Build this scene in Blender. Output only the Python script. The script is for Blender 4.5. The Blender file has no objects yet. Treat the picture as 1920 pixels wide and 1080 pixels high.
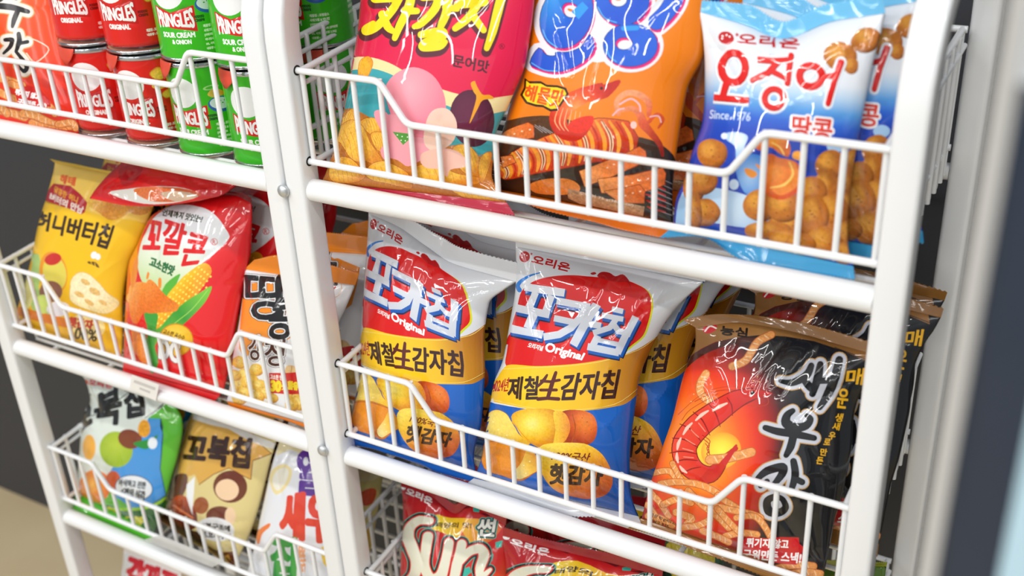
import bpy, bmesh, math, random
import numpy as np
from mathutils import Vector, Matrix
from mathutils.geometry import delaunay_2d_cdt

SC = bpy.context.scene
COL = SC.collection

# ------------------------------------------------------------------ camera
CAM_POS = np.array([0.5814, -0.6503, 0.3430])
CAM_ROT = [math.radians(a) for a in (62.5946, 2.6276, 29.8777)]
F_PX = 2083.84
cam = bpy.data.cameras.new('camera')
camo = bpy.data.objects.new('camera', cam)
COL.objects.link(camo)
camo.location = CAM_POS
camo.rotation_euler = CAM_ROT
cam.sensor_width = 36.0
cam.lens = F_PX * 36.0 / 1920.0
cam.clip_start = 0.01
cam.dof.use_dof = True
cam.dof.focus_distance = 0.92
cam.dof.aperture_fstop = 5.0
SC.camera = camo

# ------------------------------------------------------------------ colour management and ambient light
SC.view_settings.view_transform = 'Standard'
SC.view_settings.look = 'None'
SC.view_settings.gamma = 1.0
SC.view_settings.use_curve_mapping = False
SC.view_settings.exposure = -0.42
world = bpy.data.worlds.new('shop_ambience')
SC.world = world
world.use_nodes = True
world.node_tree.nodes['Background'].inputs[0].default_value = (0.86, 0.93, 1.0, 1)
world.node_tree.nodes['Background'].inputs[1].default_value = 0.40

def area_light(name, loc, target, sx, sy, power, color=(1, 1, 1)):
    l = bpy.data.lights.new(name, 'AREA')
    l.shape = 'RECTANGLE'; l.size = sx; l.size_y = sy
    l.energy = power; l.color = color
    o = bpy.data.objects.new(name, l); COL.objects.link(o)
    o.location = loc
    d = Vector(target) - Vector(loc)
    o.rotation_euler = d.to_track_quat('-Z', 'Y').to_euler()
    return o

# ceiling strip lights of the shop, about 1.4 m above the top shelf
for (x, y) in ((-1.1, -1.5), (0.1, -1.5), (1.3, -1.5), (-1.1, -0.75), (0.1, -0.75), (1.3, -0.75)):
    area_light('ceiling_strip_light', (x, y, 1.45), (x, y + 0.12, 0), 1.15, 0.05, 9.5, (1.0, 0.985, 0.96))
for (x, y) in ((-3.2, -3.0), (-1.9, -3.0), (-0.6, -3.0), (0.7, -3.0), (-3.6, -4.6), (-1.9, -4.6), (-0.2, -4.6)):
    area_light('far_strip_light', (x, y, 1.5), (x, y + 0.9, 0), 0.07, 1.5, 17, (1.0, 0.99, 0.97))
area_light('broad_front_light', (-0.4, -3.2, 0.1), (0, 0, -0.3), 3.2, 1.6, 9.0, (0.93, 0.97, 1.0))  # unseen broad cool fill facing the racks from the aisle

# ------------------------------------------------------------------ points of the photograph on real planes
_a, _b, _c = CAM_ROT
_Rx = np.array([[1, 0, 0], [0, math.cos(_a), -math.sin(_a)], [0, math.sin(_a), math.cos(_a)]])
_Ry = np.array([[math.cos(_b), 0, math.sin(_b)], [0, 1, 0], [-math.sin(_b), 0, math.cos(_b)]])
_Rz = np.array([[math.cos(_c), -math.sin(_c), 0], [math.sin(_c), math.cos(_c), 0], [0, 0, 1]])
CAM_R = _Rz @ _Ry @ _Rx

def rays(px):
    px = np.atleast_2d(np.asarray(px, float))
    d = np.stack([(px[:, 0] - 960) / F_PX, -(px[:, 1] - 540) / F_PX, -np.ones(len(px))], 1)
    return d @ CAM_R.T

def on_plane(px, p0, n):
    d = rays(px)
    k = ((np.asarray(p0) - CAM_POS) @ n) / (d @ n)
    return CAM_POS + d * k[:, None]

def project(P):
    q = (np.asarray(P, float) - CAM_POS) @ CAM_R
    return np.stack([960 + F_PX * q[:, 0] / -q[:, 2], 540 - F_PX * q[:, 1] / -q[:, 2]], 1)

# ------------------------------------------------------------------ colours
def lin(h):
    if isinstance(h, str):
        h = h.lstrip('#')
        c = [int(h[i:i + 2], 16) / 255 for i in (0, 2, 4)]
    else:
        c = h
    return np.array([x / 12.92 if x <= 0.04045 else ((x + 0.055) / 1.055) ** 2.4 for x in c])

# ------------------------------------------------------------------ materials
def new_mat(name):
    m = bpy.data.materials.new(name); m.use_nodes = True
    nt = m.node_tree
    return m, nt, nt.nodes['Principled BSDF']

def simple_mat(name, color, rough=0.4, metal=0.0, coat=0.0, bump=0.0, bscale=200.0, spec=0.5, var=0.0):
    m, nt, b = new_mat(name)
    c = lin(color)
    b.inputs['Base Color'].default_value = (*c, 1)
    b.inputs['Roughness'].default_value = rough
    b.inputs['Metallic'].default_value = metal
    b.inputs['Coat Weight'].default_value = coat
    b.inputs['Coat Roughness'].default_value = 0.05
    b.inputs['Specular IOR Level'].default_value = spec
    tc = nt.nodes.new('ShaderNodeTexCoord')
    nz = nt.nodes.new('ShaderNodeTexNoise'); nz.inputs['Scale'].default_value = bscale
    nz.inputs['Detail'].default_value = 5
    nt.links.new(tc.outputs['Object'], nz.inputs['Vector'])
    if bump:
        bp = nt.nodes.new('ShaderNodeBump'); bp.inputs['Strength'].default_value = bump
        bp.inputs['Distance'].default_value = 0.0006
        nt.links.new(nz.outputs['Fac'], bp.inputs['Height'])
        nt.links.new(bp.outputs['Normal'], b.inputs['Normal'])
    if var:
        mx = nt.nodes.new('ShaderNodeMix'); mx.data_type = 'RGBA'
        mx.inputs[6].default_value = (*(c * (1 - var)), 1); mx.inputs[7].default_value = (*np.minimum(c * (1 + var), 1), 1)
        nt.links.new(nz.outputs['Fac'], mx.inputs[0]); nt.links.new(mx.outputs[2], b.inputs['Base Color'])
    return m

def film_mat(name, rough=0.32, coat=1.0, crough=0.02, crumple=0.42, scale=15.0, metal=0.0):
    """printed snack film: print colours come from the 'ink' attribute, its alpha adds printed food texture"""
    m, nt, b = new_mat(name)
    N = nt.nodes.new; L = nt.links.new
    at = N('ShaderNodeAttribute'); at.attribute_name = 'ink'
    tc = N('ShaderNodeTexCoord')
    nz = N('ShaderNodeTexNoise'); nz.inputs['Scale'].default_value = 420; nz.inputs['Detail'].default_value = 4
    nz.inputs['Roughness'].default_value = 0.7
    L(tc.outputs['Object'], nz.inputs['Vector'])
    mr = N('ShaderNodeMapRange'); mr.inputs[1].default_value = 0.3; mr.inputs[2].default_value = 0.7
    mr.inputs[3].default_value = -0.55; mr.inputs[4].default_value = 0.35
    L(nz.outputs['Fac'], mr.inputs[0])
    ml = N('ShaderNodeMath'); ml.operation = 'MULTIPLY'; L(mr.outputs[0], ml.inputs[0]); L(at.outputs['Alpha'], ml.inputs[1])
    ad = N('ShaderNodeMath'); ad.operation = 'ADD'; L(ml.outputs[0], ad.inputs[0]); ad.inputs[1].default_value = 1.0
    vm = N('ShaderNodeVectorMath'); vm.operation = 'SCALE'; L(at.outputs['Color'], vm.inputs[0]); L(ad.outputs[0], vm.inputs['Scale'])
    L(vm.outputs[0], b.inputs['Base Color'])
    b.inputs['Roughness'].default_value = rough
    b.inputs['Metallic'].default_value = metal
    b.inputs['Specular IOR Level'].default_value = 0.22
    b.inputs['Coat Weight'].default_value = coat
    b.inputs['Coat Roughness'].default_value = crough
    # crumpled film: warped cell facets give the sharp little folds
    mp = N('ShaderNodeMapping'); mp.inputs['Scale'].default_value = (1.0, 1.0, 0.55)
    L(tc.outputs['Object'], mp.inputs['Vector'])
    w = N('ShaderNodeTexNoise'); w.inputs['Scale'].default_value = 9; w.inputs['Detail'].default_value = 2
    L(mp.outputs[0], w.inputs['Vector'])
    wv = N('ShaderNodeVectorMath'); wv.operation = 'MULTIPLY_ADD'; L(w.outputs['Color'], wv.inputs[0])
    wv.inputs[1].default_value = (0.05, 0.05, 0.05); L(mp.outputs[0], wv.inputs[2])
    vo = N('ShaderNodeTexVoronoi'); vo.feature = 'F1'; vo.inputs['Scale'].default_value = scale
    L(wv.outputs[0], vo.inputs['Vector'])
    n2 = N('ShaderNodeTexNoise'); n2.inputs['Scale'].default_value = 13; n2.inputs['Detail'].default_value = 2
    n2.inputs['Distortion'].default_value = 0.6
    L(mp.outputs[0], n2.inputs['Vector'])
    a2 = N('ShaderNodeMath'); a2.operation = 'MULTIPLY_ADD'; L(n2.outputs['Fac'], a2.inputs[0]); a2.inputs[1].default_value = 0.6
    L(vo.outputs['Distance'], a2.inputs[2])
    bp = N('ShaderNodeBump'); bp.inputs['Strength'].default_value = crumple; bp.inputs['Distance'].default_value = 0.006
    L(a2.outputs[0], bp.inputs['Height'])
    L(bp.outputs['Normal'], b.inputs['Normal']); L(bp.outputs['Normal'], b.inputs['Coat Normal'])
    return m

M = {}
M['white'] = simple_mat('white_powder_coat', '#eceef0', 0.28, coat=0.35, bump=0.10, bscale=900)
M['wire'] = simple_mat('white_coated_wire', '#eef0f2', 0.25, coat=0.5, bump=0.05, bscale=500)
M['steel'] = simple_mat('zinc_steel', '#c9ccce', 0.38, metal=0.7)
M['tin'] = simple_mat('tin_rim', '#c3c6c9', 0.2, metal=1.0)
M['film'] = film_mat('printed_film')
M['film_soft'] = film_mat('printed_film_matte', rough=0.42, coat=0.45, crough=0.14, crumple=0.35)
M['seal'] = film_mat('crimped_film', rough=0.3, coat=0.9, crough=0.05, crumple=0.25, scale=30)
M['paper'] = film_mat('printed_can_paper', rough=0.3, coat=0.6, crough=0.08, crumple=0.0)
M['dark'] = simple_mat('hole_dark', '#101214', 0.8)

# ------------------------------------------------------------------ object bookkeeping
def link(name, me, mat=None, parent=None):
    if mat is not None:
        for mm in (mat if isinstance(mat, (list, tuple)) else [mat]):
            me.materials.append(mm)
    o = bpy.data.objects.new(name, me); COL.objects.link(o)
    if parent: o.parent = parent
    return o

def thing(name, label, cat, loc=(0, 0, 0), group=None):
    o = bpy.data.objects.new(name, None); COL.objects.link(o)
    o.location = loc; o.empty_display_size = 0.02
    o['label'] = label; o['category'] = cat
    if group: o['group'] = group
    return o

def tag(o, label, cat, group=None):
    o['label'] = label; o['category'] = cat
    if group: o['group'] = group
    return o

def dup(root, label, dx=(0, 0, 0), rot=(0, 0, 0), group=None):
    r = root.copy(); COL.objects.link(r)
    r.location = Vector(root.location) + Vector(dx); r.rotation_euler = rot
    r['label'] = label
    if group: r['group'] = group
    for ch in list(root.children):
        c = ch.copy(); COL.objects.link(c); c.parent = r
        for g in list(ch.children):
            d = g.copy(); COL.objects.link(d); d.parent = c
    return r

class MB:
    """collects simple shapes into one mesh"""
    def __init__(s): s.v = []; s.f = []; s.sm = []
    def add(s, v, f, smooth=False):
        n = len(s.v); s.v += [tuple(p) for p in v]; s.f += [tuple(i + n for i in q) for q in f]; s.sm += [smooth] * len(f)
    def box(s, x0, x1, y0, y1, z0, z1):
        v = [(x, y, z) for z in (z0, z1) for y in (y0, y1) for x in (x0, x1)]
        s.add(v, [(0, 2, 3, 1), (4, 5, 7, 6), (0, 1, 5, 4), (2, 6, 7, 3), (0, 4, 6, 2), (1, 3, 7, 5)])
    def tube(s, pts, r, n=12, cap=True):
        pts = [Vector(p) for p in pts]; V = []; F = []
        up = None
        for i, p in enumerate(pts):
            a = (pts[i] - pts[i - 1]).normalized() if i else None
            b = (pts[i + 1] - pts[i]).normalized() if i < len(pts) - 1 else None
            d = (a + b).normalized() if a and b else (a or b)
            if up is None:
                up = Vector((0, 0, 1)) if abs(d.z) < 0.9 else Vector((0, 1, 0))
            e = d.cross(up).normalized(); g = e.cross(d).normalized(); up = g
            for k in range(n):
                t = 2 * math.pi * k / n
                V.append(p + e * (r * math.cos(t)) + g * (r * math.sin(t)))
        m = len(pts)
        for i in range(m - 1):
            for k in range(n):
                k2 = (k + 1) % n
                F.append((i * n + k, i * n + k2, (i + 1) * n + k2, (i + 1) * n + k))
        if cap:
            F.append(tuple(range(n - 1, -1, -1))); F.append(tuple((m - 1) * n + k for k in range(n)))
        s.add(V, F, True)
    def sweep(s, pts, prof, side):
        """sweep a closed profile (a along 'side', b along the in-plane normal) along pts"""
        side = Vector(side); pts = [Vector(p) for p in pts]; V = []; F = []; n = len(prof)
        for i, p in enumerate(pts):
            a = (pts[i] - pts[i - 1]).normalized() if i else None
            b = (pts[i + 1] - pts[i]).normalized() if i < len(pts) - 1 else None
            d = (a + b).normalized() if a and b else (a or b)
            nn = side.cross(d).normalized()
            for (u, w) in prof: V.append(p + side * u + nn * w)
        for i in range(len(pts) - 1):
            for k in range(n):
                k2 = (k + 1) % n
                F.append((i * n + k, i * n + k2, (i + 1) * n + k2, (i + 1) * n + k))
        F.append(tuple(range(n - 1, -1, -1))); F.append(tuple((len(pts) - 1) * n + k for k in range(n)))
        s.add(V, F, True)
    def lathe(s, prof, n=48, c=(0, 0, 0)):
        V = []; F = []
        for (r, z) in prof:
            for k in range(n):
                t = 2 * math.pi * k / n; V.append((c[0] + r * math.cos(t), c[1] + r * math.sin(t), c[2] + z))
        for i in range(len(prof) - 1):
            for k in range(n):
                k2 = (k + 1) % n; F.append((i * n + k, i * n + k2, (i + 1) * n + k2, (i + 1) * n + k))
        s.add(V, F, True)
    def build(s, name, mat, parent=None, off=(0, 0, 0), auto=True):
        me = bpy.data.meshes.new(name)
        me.from_pydata([(p[0] - off[0], p[1] - off[1], p[2] - off[2]) for p in s.v], [], s.f)
        me.polygons.foreach_set('use_smooth', s.sm)
        me.update()
        if auto and any(s.sm):
            try: me.set_sharp_from_angle(angle=math.radians(50))
            except Exception: pass
        return link(name, me, mat, parent)

def rrect(w, h, r, k=4):
    out = []
    for cx, cy, a0 in ((w / 2 - r, h / 2 - r, 0), (-w / 2 + r, h / 2 - r, 90), (-w / 2 + r, -h / 2 + r, 180), (w / 2 - r, -h / 2 + r, 270)):
        for i in range(k + 1):
            a = math.radians(a0 + 90 * i / k); out.append((cx + r * math.cos(a), cy + r * math.sin(a)))
    return out
# ------------------------------------------------------------------ the setting
FLOOR_Z = -1.0
def structure(o): o['kind'] = 'structure'; return o
def floor_mat():
    m, nt, b = new_mat('polished_concrete'); N = nt.nodes.new; L = nt.links.new
    tc = N('ShaderNodeTexCoord'); n1 = N('ShaderNodeTexNoise'); n1.inputs['Scale'].default_value = 2.2; n1.inputs['Detail'].default_value = 8
    L(tc.outputs['Object'], n1.inputs['Vector'])
    r = N('ShaderNodeValToRGB'); r.color_ramp.elements[0].position = 0.3; r.color_ramp.elements[1].position = 0.75
    r.color_ramp.elements[0].color = (*lin('#cbb58c'), 1); r.color_ramp.elements[1].color = (*lin('#e4d2ae'), 1)
    L(n1.outputs['Fac'], r.inputs[0]); L(r.outputs[0], b.inputs['Base Color'])
    b.inputs['Roughness'].default_value = 0.45
    return m
mb = MB(); mb.box(-4, 3, -4, 1.0, FLOOR_Z - 0.05, FLOOR_Z)
structure(mb.build('floor', floor_mat()))
WALL_Y = 0.372
charcoal = simple_mat('charcoal_panel', '#35373d', 0.5, bump=0.12, bscale=700, var=0.06)
mb = MB(); mb.box(-4, 3, WALL_Y, WALL_Y + 0.05, FLOOR_Z, 1.2)
structure(mb.build('wall_back', charcoal))
for i, z in enumerate((0.122, 0.46)):
    mb = MB(); mb.box(-4, 3, WALL_Y - 0.006, WALL_Y, z, z + 0.012)
    structure(mb.build('trim_%d' % (i + 1), charcoal))

# ------------------------------------------------------------------ display racks
TIER = [0.0, -0.2687, -0.5108, -0.757]
DEPTH = 0.232
PW, PD = 0.0205, 0.022
def arc(cy, cz, r, a0, a1, n=8):
    return [(cy + r * math.cos(math.radians(a0 + (a1 - a0) * i / n)), cz + r * math.sin(math.radians(a0 + (a1 - a0) * i / n))) for i in range(n + 1)]
def make_rack(x0, W, label):
    root = thing('display_rack', label, 'rack', (x0, 0, FLOOR_Z), 'white snack racks standing side by side')
    prof = rrect(PW, PD, 0.0035)
    r = 0.085; zt = 0.125
    yz = [(0, FLOOR_Z + 0.012)] + [(0, -0.6 + 0.1 * i) for i in range(7)] + arc(r, zt, r, 180, 90) + arc(DEPTH + .011 - r, zt, r, 90, 0) + [(DEPTH + .011, FLOOR_Z + 0.012)]
    for cx in (-PW / 2, W + PW / 2):
        b = MB(); b.sweep([(x0 + cx, y, z) for y, z in yz], prof, (1, 0, 0))
        b.build('side_frame', M['white'], root, (x0, 0, FLOOR_Z))
        for y in (0, DEPTH + .011):
            b = MB(); b.lathe([(0.0001, 0), (0.011, 0), (0.0125, 0.006), (0.0115, 0.014), (0.0001, 0.014)], 20, (x0 + cx, y, FLOOR_Z))
            b.build('foot', M['dark'], root, (x0, 0, FLOOR_Z))
    for z in TIER:
        for y in (0, DEPTH + .008):
            b = MB(); rr = 0.0094 if y == 0 else 0.007
            n = 20; b.tube([(x0, y, z), (x0 + W, y, z)], rr, n)
            b.build('shelf_rail', M['white'], root, (x0, 0, FLOOR_Z))
    # dark-rimmed holes the basket wires hook into
    for z in (TIER if x0 > -0.1 else []):
        for h in (0.1011, 0.0251):
            for hx, sg in ((x0, 1), (x0 + W, -1)):
                b = MB(); n = 18; V = []
                for k in range(n):
                    t = 2 * math.pi * k / n; V.append((hx + sg * 0.00035, 0.0041 * math.cos(t), z + h + 0.0041 * math.sin(t)))
                for k in range(n):
                    t = 2 * math.pi * k / n; V.append((hx - sg * 0.002, 0.0041 * math.cos(t), z + h + 0.0041 * math.sin(t)))
                b.add(V, [tuple(range(n))] + [(k, (k + 1) % n, n + (k + 1) % n, n + k) for k in range(n)])
                b.build('wire_hole', M['dark'], root, (x0, 0, FLOOR_Z))
    return root

def make_basket(x0, W, z, label, ng=18, grp='white wire baskets hung in the racks', fz=0.0):
    """wire basket: raised lip at both ends of the front, grids on four sides and a floor of long wires"""
    root = thing('wire_basket', label, 'basket', (x0 + W / 2, DEPTH / 2, z + 0.012), grp)
    off = root.location
    hb, ht, hl = 0.0251, 0.1011, 0.0699
    R, r = 0.0027, 0.00225
    f = 0.187; rise = 0.022
    g = W / ng
    a0, a1 = 3.12 * g, 4.0 * g
    def corner(pts, k=5, q=0.006):
        out = [pts[0]]
        for i in range(1, len(pts) - 1):
            p0, p1, p2 = Vector(pts[i - 1]), Vector(pts[i]), Vector(pts[i + 1])
            a = p1 + (p0 - p1).normalized() * q; c = p1 + (p2 - p1).normalized() * q
            for j in range(k + 1):
                t = j / k; out.append(a * (1 - t) ** 2 + p1 * 2 * t * (1 - t) + c * t * t)
        return out + [pts[-1]]
    b = MB()
    prof = [(-0.003, ht), (a0, ht), (a1, hl), (W - a1, hl), (W - a0, ht), (W + 0.003, ht)]
    b.tube(corner([(x0 + x, 0, z + h) for x, h in prof]), R, 10)
    b.tube([(x0 - 0.003, 0, z + hb), (x0 + W + 0.003, 0, z + hb)], R, 10)
    for i in range(ng + 1):
        x = 0.0035 + i * (W - 0.007) / ng
        h = np.interp(x, [p[0] for p in prof], [p[1] for p in prof])
        b.tube([(x0 + x, 0.0016, z + hb - 0.003), (x0 + x, 0.0016, z + h + 0.001)], r, 8)
    b.build('front_grid', M['wire'], root, off)
    YB = DEPTH - 0.006; hk = 0.118
    for sx, sg in ((0.0035, 1), (W - 0.0035, -1)):
        b = MB(); xx = x0 + sx
        b.tube([(xx, 0.002, z + ht), (xx, YB, z + hk)], R, 10)
        b.tube([(xx, 0.002, z + hb), (xx, YB, z + hb)], R, 10)
        b.tube([(xx - sg * 0.003, 0.004, z + ht - 0.012), (xx - sg * 0.003, YB, z + hk - 0.012)], R * .8, 8)
        for i in range(1, 10):
            y = YB * i / 10; h = ht + (hk - ht) * i / 10
            b.tube([(xx - sg * 0.002, y, z + 0.004 + fz), (xx - sg * 0.002, y, z + h + 0.001)], r, 8)
        b.build('side_grid', M['wire'], root, off)
    b = MB()
    b.tube([(x0, YB, z + hk), (x0 + W, YB, z + hk)], R, 10)
    b.tube([(x0, YB, z + hb), (x0 + W, YB, z + hb)], R, 10)
    for i in range(ng // 2 + 1):
        x = 0.0035 + i * (W - 0.007) / (ng // 2)
        b.tube([(x0 + x, YB, z + 0.002 + fz), (x0 + x, YB, z + hk)], r, 8)
    b.build('back_grid', M['wire'], root, off)
    b = MB()
    zf = z + 0.0020 + fz
    for i in range(9):
        y = 0.022 + i * (YB - 0.022) / 8
        b.tube([(x0 + 0.002, y, zf), (x0 + W - 0.002, y, zf)], r, 8)
    for i in range(5):
        x = x0 + 0.035 + i * (W - 0.07) / 4
        b.tube([(x, 0.002, zf - 0.0038), (x, YB, zf - 0.0038)], r * 1.1, 8)
    b.build('floor_grid', M['wire'], root, off)
    # rubber-lined holes the wire ends run into
    return root

RX, RW = 0.0, 0.457
LX, LW_ = -0.4675, 0.4241
make_rack(RX, RW, 'nearer white steel display rack on the right, holding pink, orange, blue and black bags')
make_rack(LX, LW_, 'farther white steel display rack on the left, holding crisp cans and yellow bags')
TN = ['top', 'second', 'third', 'lowest']
RL = ['basket at the top of the right rack with pink, orange and blue bags',
      'basket in the middle of the right rack with potato crisp bags',
      'basket low in the right rack with red wavy crisp bags']
LL = ['basket at the top of the left rack with crisp cans',
      'basket in the middle of the left rack with yellow and red bags',
      'basket third down in the left rack with green and brown bags',
      'basket lowest in the left rack under the green bag']
for i in range(3): make_basket(RX, RW, TIER[i], 'white wire ' + RL[i])
for i in range(4): make_basket(LX, LW_, TIER[i] + 0.003, 'white wire ' + LL[i], fz=-0.005)

# screws that bolt the two racks together, seen on the seam
for i, (x, z, lab) in enumerate(((-0.0215, 0.0, 'top'), (-0.0215, -0.262, 'mid'))):
    b = MB(); V = []
    prof = [(0.0001, 0.0), (0.0040, 0.0), (0.0056, 0.0010), (0.0056, 0.0030), (0.0040, 0.0046), (0.0001, 0.0052)]
    b.lathe(prof, 20)
    o = b.build('screw', M['steel'])
    o.location = (x, -PD / 2 + 0.0003, z); o.rotation_euler = (math.pi / 2, 0, 0)
    tag(o, 'round steel screw on the post seam ' + ('beside the top shelf rail' if i == 0 else 'beside the middle shelf rail'), 'screw', 'screws joining the racks')

# holes in the posts where basket wires enter
# ------------------------------------------------------------------ print shapes (closed outlines, positive winding = inked)
def _ccw(p):
    p = np.asarray(p, float)
    a = np.sum(p[:, 0] * np.roll(p[:, 1], -1) - np.roll(p[:, 0], -1) * p[:, 1])
    return p if a > 0 else p[::-1]
def poly(*pts): return [_ccw(pts)]
def ell(cx, cy, rx, ry, rot=0, n=28):
    t = np.linspace(0, 2 * np.pi, n, endpoint=False); c, s = math.cos(math.radians(rot)), math.sin(math.radians(rot))
    x, y = rx * np.cos(t), ry * np.sin(t)
    return [_ccw(np.stack([cx + c * x - s * y, cy + s * x + c * y], 1))]
def smooth(pts, k=5, closed=True):
    p = np.asarray(pts, float); n = len(p); out = []
    rng = range(n) if closed else range(n - 1)
    for i in rng:
        if closed: a, b, c, d = p[i - 1], p[i], p[(i + 1) % n], p[(i + 2) % n]
        else: a, b, c, d = p[max(i - 1, 0)], p[i], p[i + 1], p[min(i + 2, n - 1)]
        for j in range(k):
            t = j / k
            out.append(0.5 * (2 * b + (c - a) * t + (2 * a - 5 * b + 4 * c - d) * t * t + (3 * b - a - 3 * c + d) * t ** 3))
    if not closed: out.append(p[-1])
    return np.array(out)
def blob(*pts, k=5): return [_ccw(smooth(pts, k))]
def stroke(pts, w, sm=False, cap=True, k=4):
    """brush stroke; w is a width or a list of widths"""
    p = np.asarray(pts, float)
    w = np.ones(len(p)) * w if np.isscalar(w) else np.asarray(w, float)
    if sm:
        q = smooth(p, k, False); w = np.interp(np.linspace(0, 1, len(q)), np.linspace(0, 1, len(p)), w); p = q
    r = w / 2; out = []
    for i in range(len(p) - 1):
        d = p[i + 1] - p[i]; L = np.hypot(*d)
        if L < 1e-6: continue
        n = np.array([-d[1], d[0]]) / L
        out.append(_ccw([p[i] + n * r[i], p[i] - n * r[i], p[i + 1] - n * r[i + 1], p[i + 1] + n * r[i + 1]]))
    for i in range(len(p)):
        if (cap or 0 < i < len(p) - 1) and r[i] > 0.15:
            out += ell(p[i][0], p[i][1], r[i], r[i], 0, 10 if r[i] < 6 else 16)
    return out
def strokes(lst, w, **k):
    o = []
    for s in lst: o += stroke(s, w, **k)
    return o
def grow(cs, d):
    """widen outlines by d with round corners"""
    out = []
    for c in cs:
        p = np.asarray(c, float)
        keep = np.hypot(*(p - np.roll(p, 1, 0)).T) > 1e-6; p = p[keep]
        n = len(p)
        if n < 3: continue
        e = np.roll(p, -1, 0) - p; e /= np.hypot(*e.T)[:, None]
        nr = np.stack([e[:, 1], -e[:, 0]], 1)      # right side of travel = outside for ccw
        q = []
        for i in range(n):
            n0, n1 = nr[i - 1], nr[i]
            cr = n0[0] * n1[1] - n0[1] * n1[0]; dt = n0 @ n1
            if cr > 0.02:
                ang = math.atan2(cr, dt); m = max(1, int(ang / 0.6))
                a0 = math.atan2(n0[1], n0[0])
                for j in range(m + 1):
                    a = a0 + ang * j / m; q.append(p[i] + d * np.array([math.cos(a), math.sin(a)]))
            elif cr < -0.02:
                q += [p[i] + d * n0, p[i], p[i] + d * n1]
            else: q.append(p[i] + d * (n0 + n1) / np.hypot(*(n0 + n1)) if np.hypot(*(n0 + n1)) > .1 else p[i] + d * n1)
        out.append(np.array(q))
    return out
_GC = {}
def glyphs(s):
    """outlines of a line of writing, scaled to a unit box, y down"""
    if s in _GC: return _GC[s]
    cu = bpy.data.curves.new('writing', 'FONT'); cu.body = s; cu.resolution_u = 3; cu.fill_mode = 'NONE'
    o = bpy.data.objects.new('writing', cu); COL.objects.link(o)
    dg = bpy.context.evaluated_depsgraph_get(); ev = o.evaluated_get(dg); me = ev.to_mesh()
    V = np.array([v.co[:2] for v in me.vertices]); E = [tuple(e.vertices) for e in me.edges]
    nxt = {}
    for a, b in E: nxt.setdefault(a, []).append(b); nxt.setdefault(b, []).append(a)
    seen = set(); cs = []
    for st in range(len(V)):
        if st in seen or st not in nxt: continue
        loop = [st]; seen.add(st); cur = st; prev = -1
        while True:
            nn = [x for x in nxt[cur] if x != prev and (x not in seen or (x == st and len(loop) > 2))]
            # keep vertex order ascending for a stable direction
            if len(loop) == 1: nn = [st + 1] if (st + 1) in nxt[st] else nn
            if not nn or nn[0] == st: break
            prev, cur = cur, nn[0]; seen.add(cur); loop.append(cur)
        if len(loop) > 2: cs.append(V[loop])
    ev.to_mesh_clear(); bpy.data.objects.remove(o); bpy.data.curves.remove(cu)
    # orientation: outer ccw, holes cw, by nesting depth
    def inside(pt, c):
        x, y = c[:, 0], c[:, 1]; x2, y2 = np.roll(x, -1), np.roll(y, -1)
        k = (y > pt[1]) != (y2 > pt[1])
        xx = x + (pt[1] - y) / np.where(y2 == y, 1e-9, y2 - y) * (x2 - x)
        return np.sum(k & (pt[0] < xx)) % 2 == 1
    lo = V.min(0); hi = V.max(0); res = []
    for i, c in enumerate(cs):
        depth = sum(inside(c[0] + 1e-5, d) for j, d in enumerate(cs) if j != i)
        c = _ccw(c)
        if depth % 2: c = c[::-1]
        res.append(c)
    _GC[s] = (res, lo, hi)
    return _GC[s]
def text(s, tl, tr, bl, bold=0.0, br=None):
    """writing whose box corners are tl, tr, bl (and br); bold in the same units as the corners"""
    cs, lo, hi = glyphs(s)
    tl, tr, bl = (np.array(q, float) for q in (tl, tr, bl))
    br = tr + bl - tl if br is None else np.array(br, float)
    out = []
    for c in cs:
        q = (c - lo) / (hi - lo); u = q[:, :1]; v = 1 - q[:, 1:]
        p = tl * (1 - u) * (1 - v) + tr * u * (1 - v) + bl * (1 - u) * v + br * u * v
        out.append(p)
    # y-down flips orientation of the whole set
    e1 = tr - tl; e2 = bl - tl
    if e1[0] * e2[1] - e1[1] * e2[0] > 0: out = [c[::-1] for c in out]
    return grow(out, bold) if bold else out

def radial(cx, cy, rx, ry, *cols):
    cs = np.array([lin(c) for c in cols]); k = np.linspace(0, 1, len(cs))
    def f(p):
        d = np.clip(np.hypot((p[:, 0] - cx) / rx, (p[:, 1] - cy) / ry), 0, 1)
        return np.stack([np.interp(d, k, cs[:, i]) for i in range(3)], 1)
    return f
def linear(p0, p1, *cols):
    cs = np.array([lin(c) for c in cols]); k = np.linspace(0, 1, len(cs)); p0 = np.array(p0, float); d = np.array(p1, float) - p0
    def f(p):
        t = np.clip((p - p0) @ d / (d @ d), 0, 1)
        return np.stack([np.interp(t, k, cs[:, i]) for i in range(3)], 1)
    return f
def L(shape, col, g=0.0): return (shape, col, g)

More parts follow.
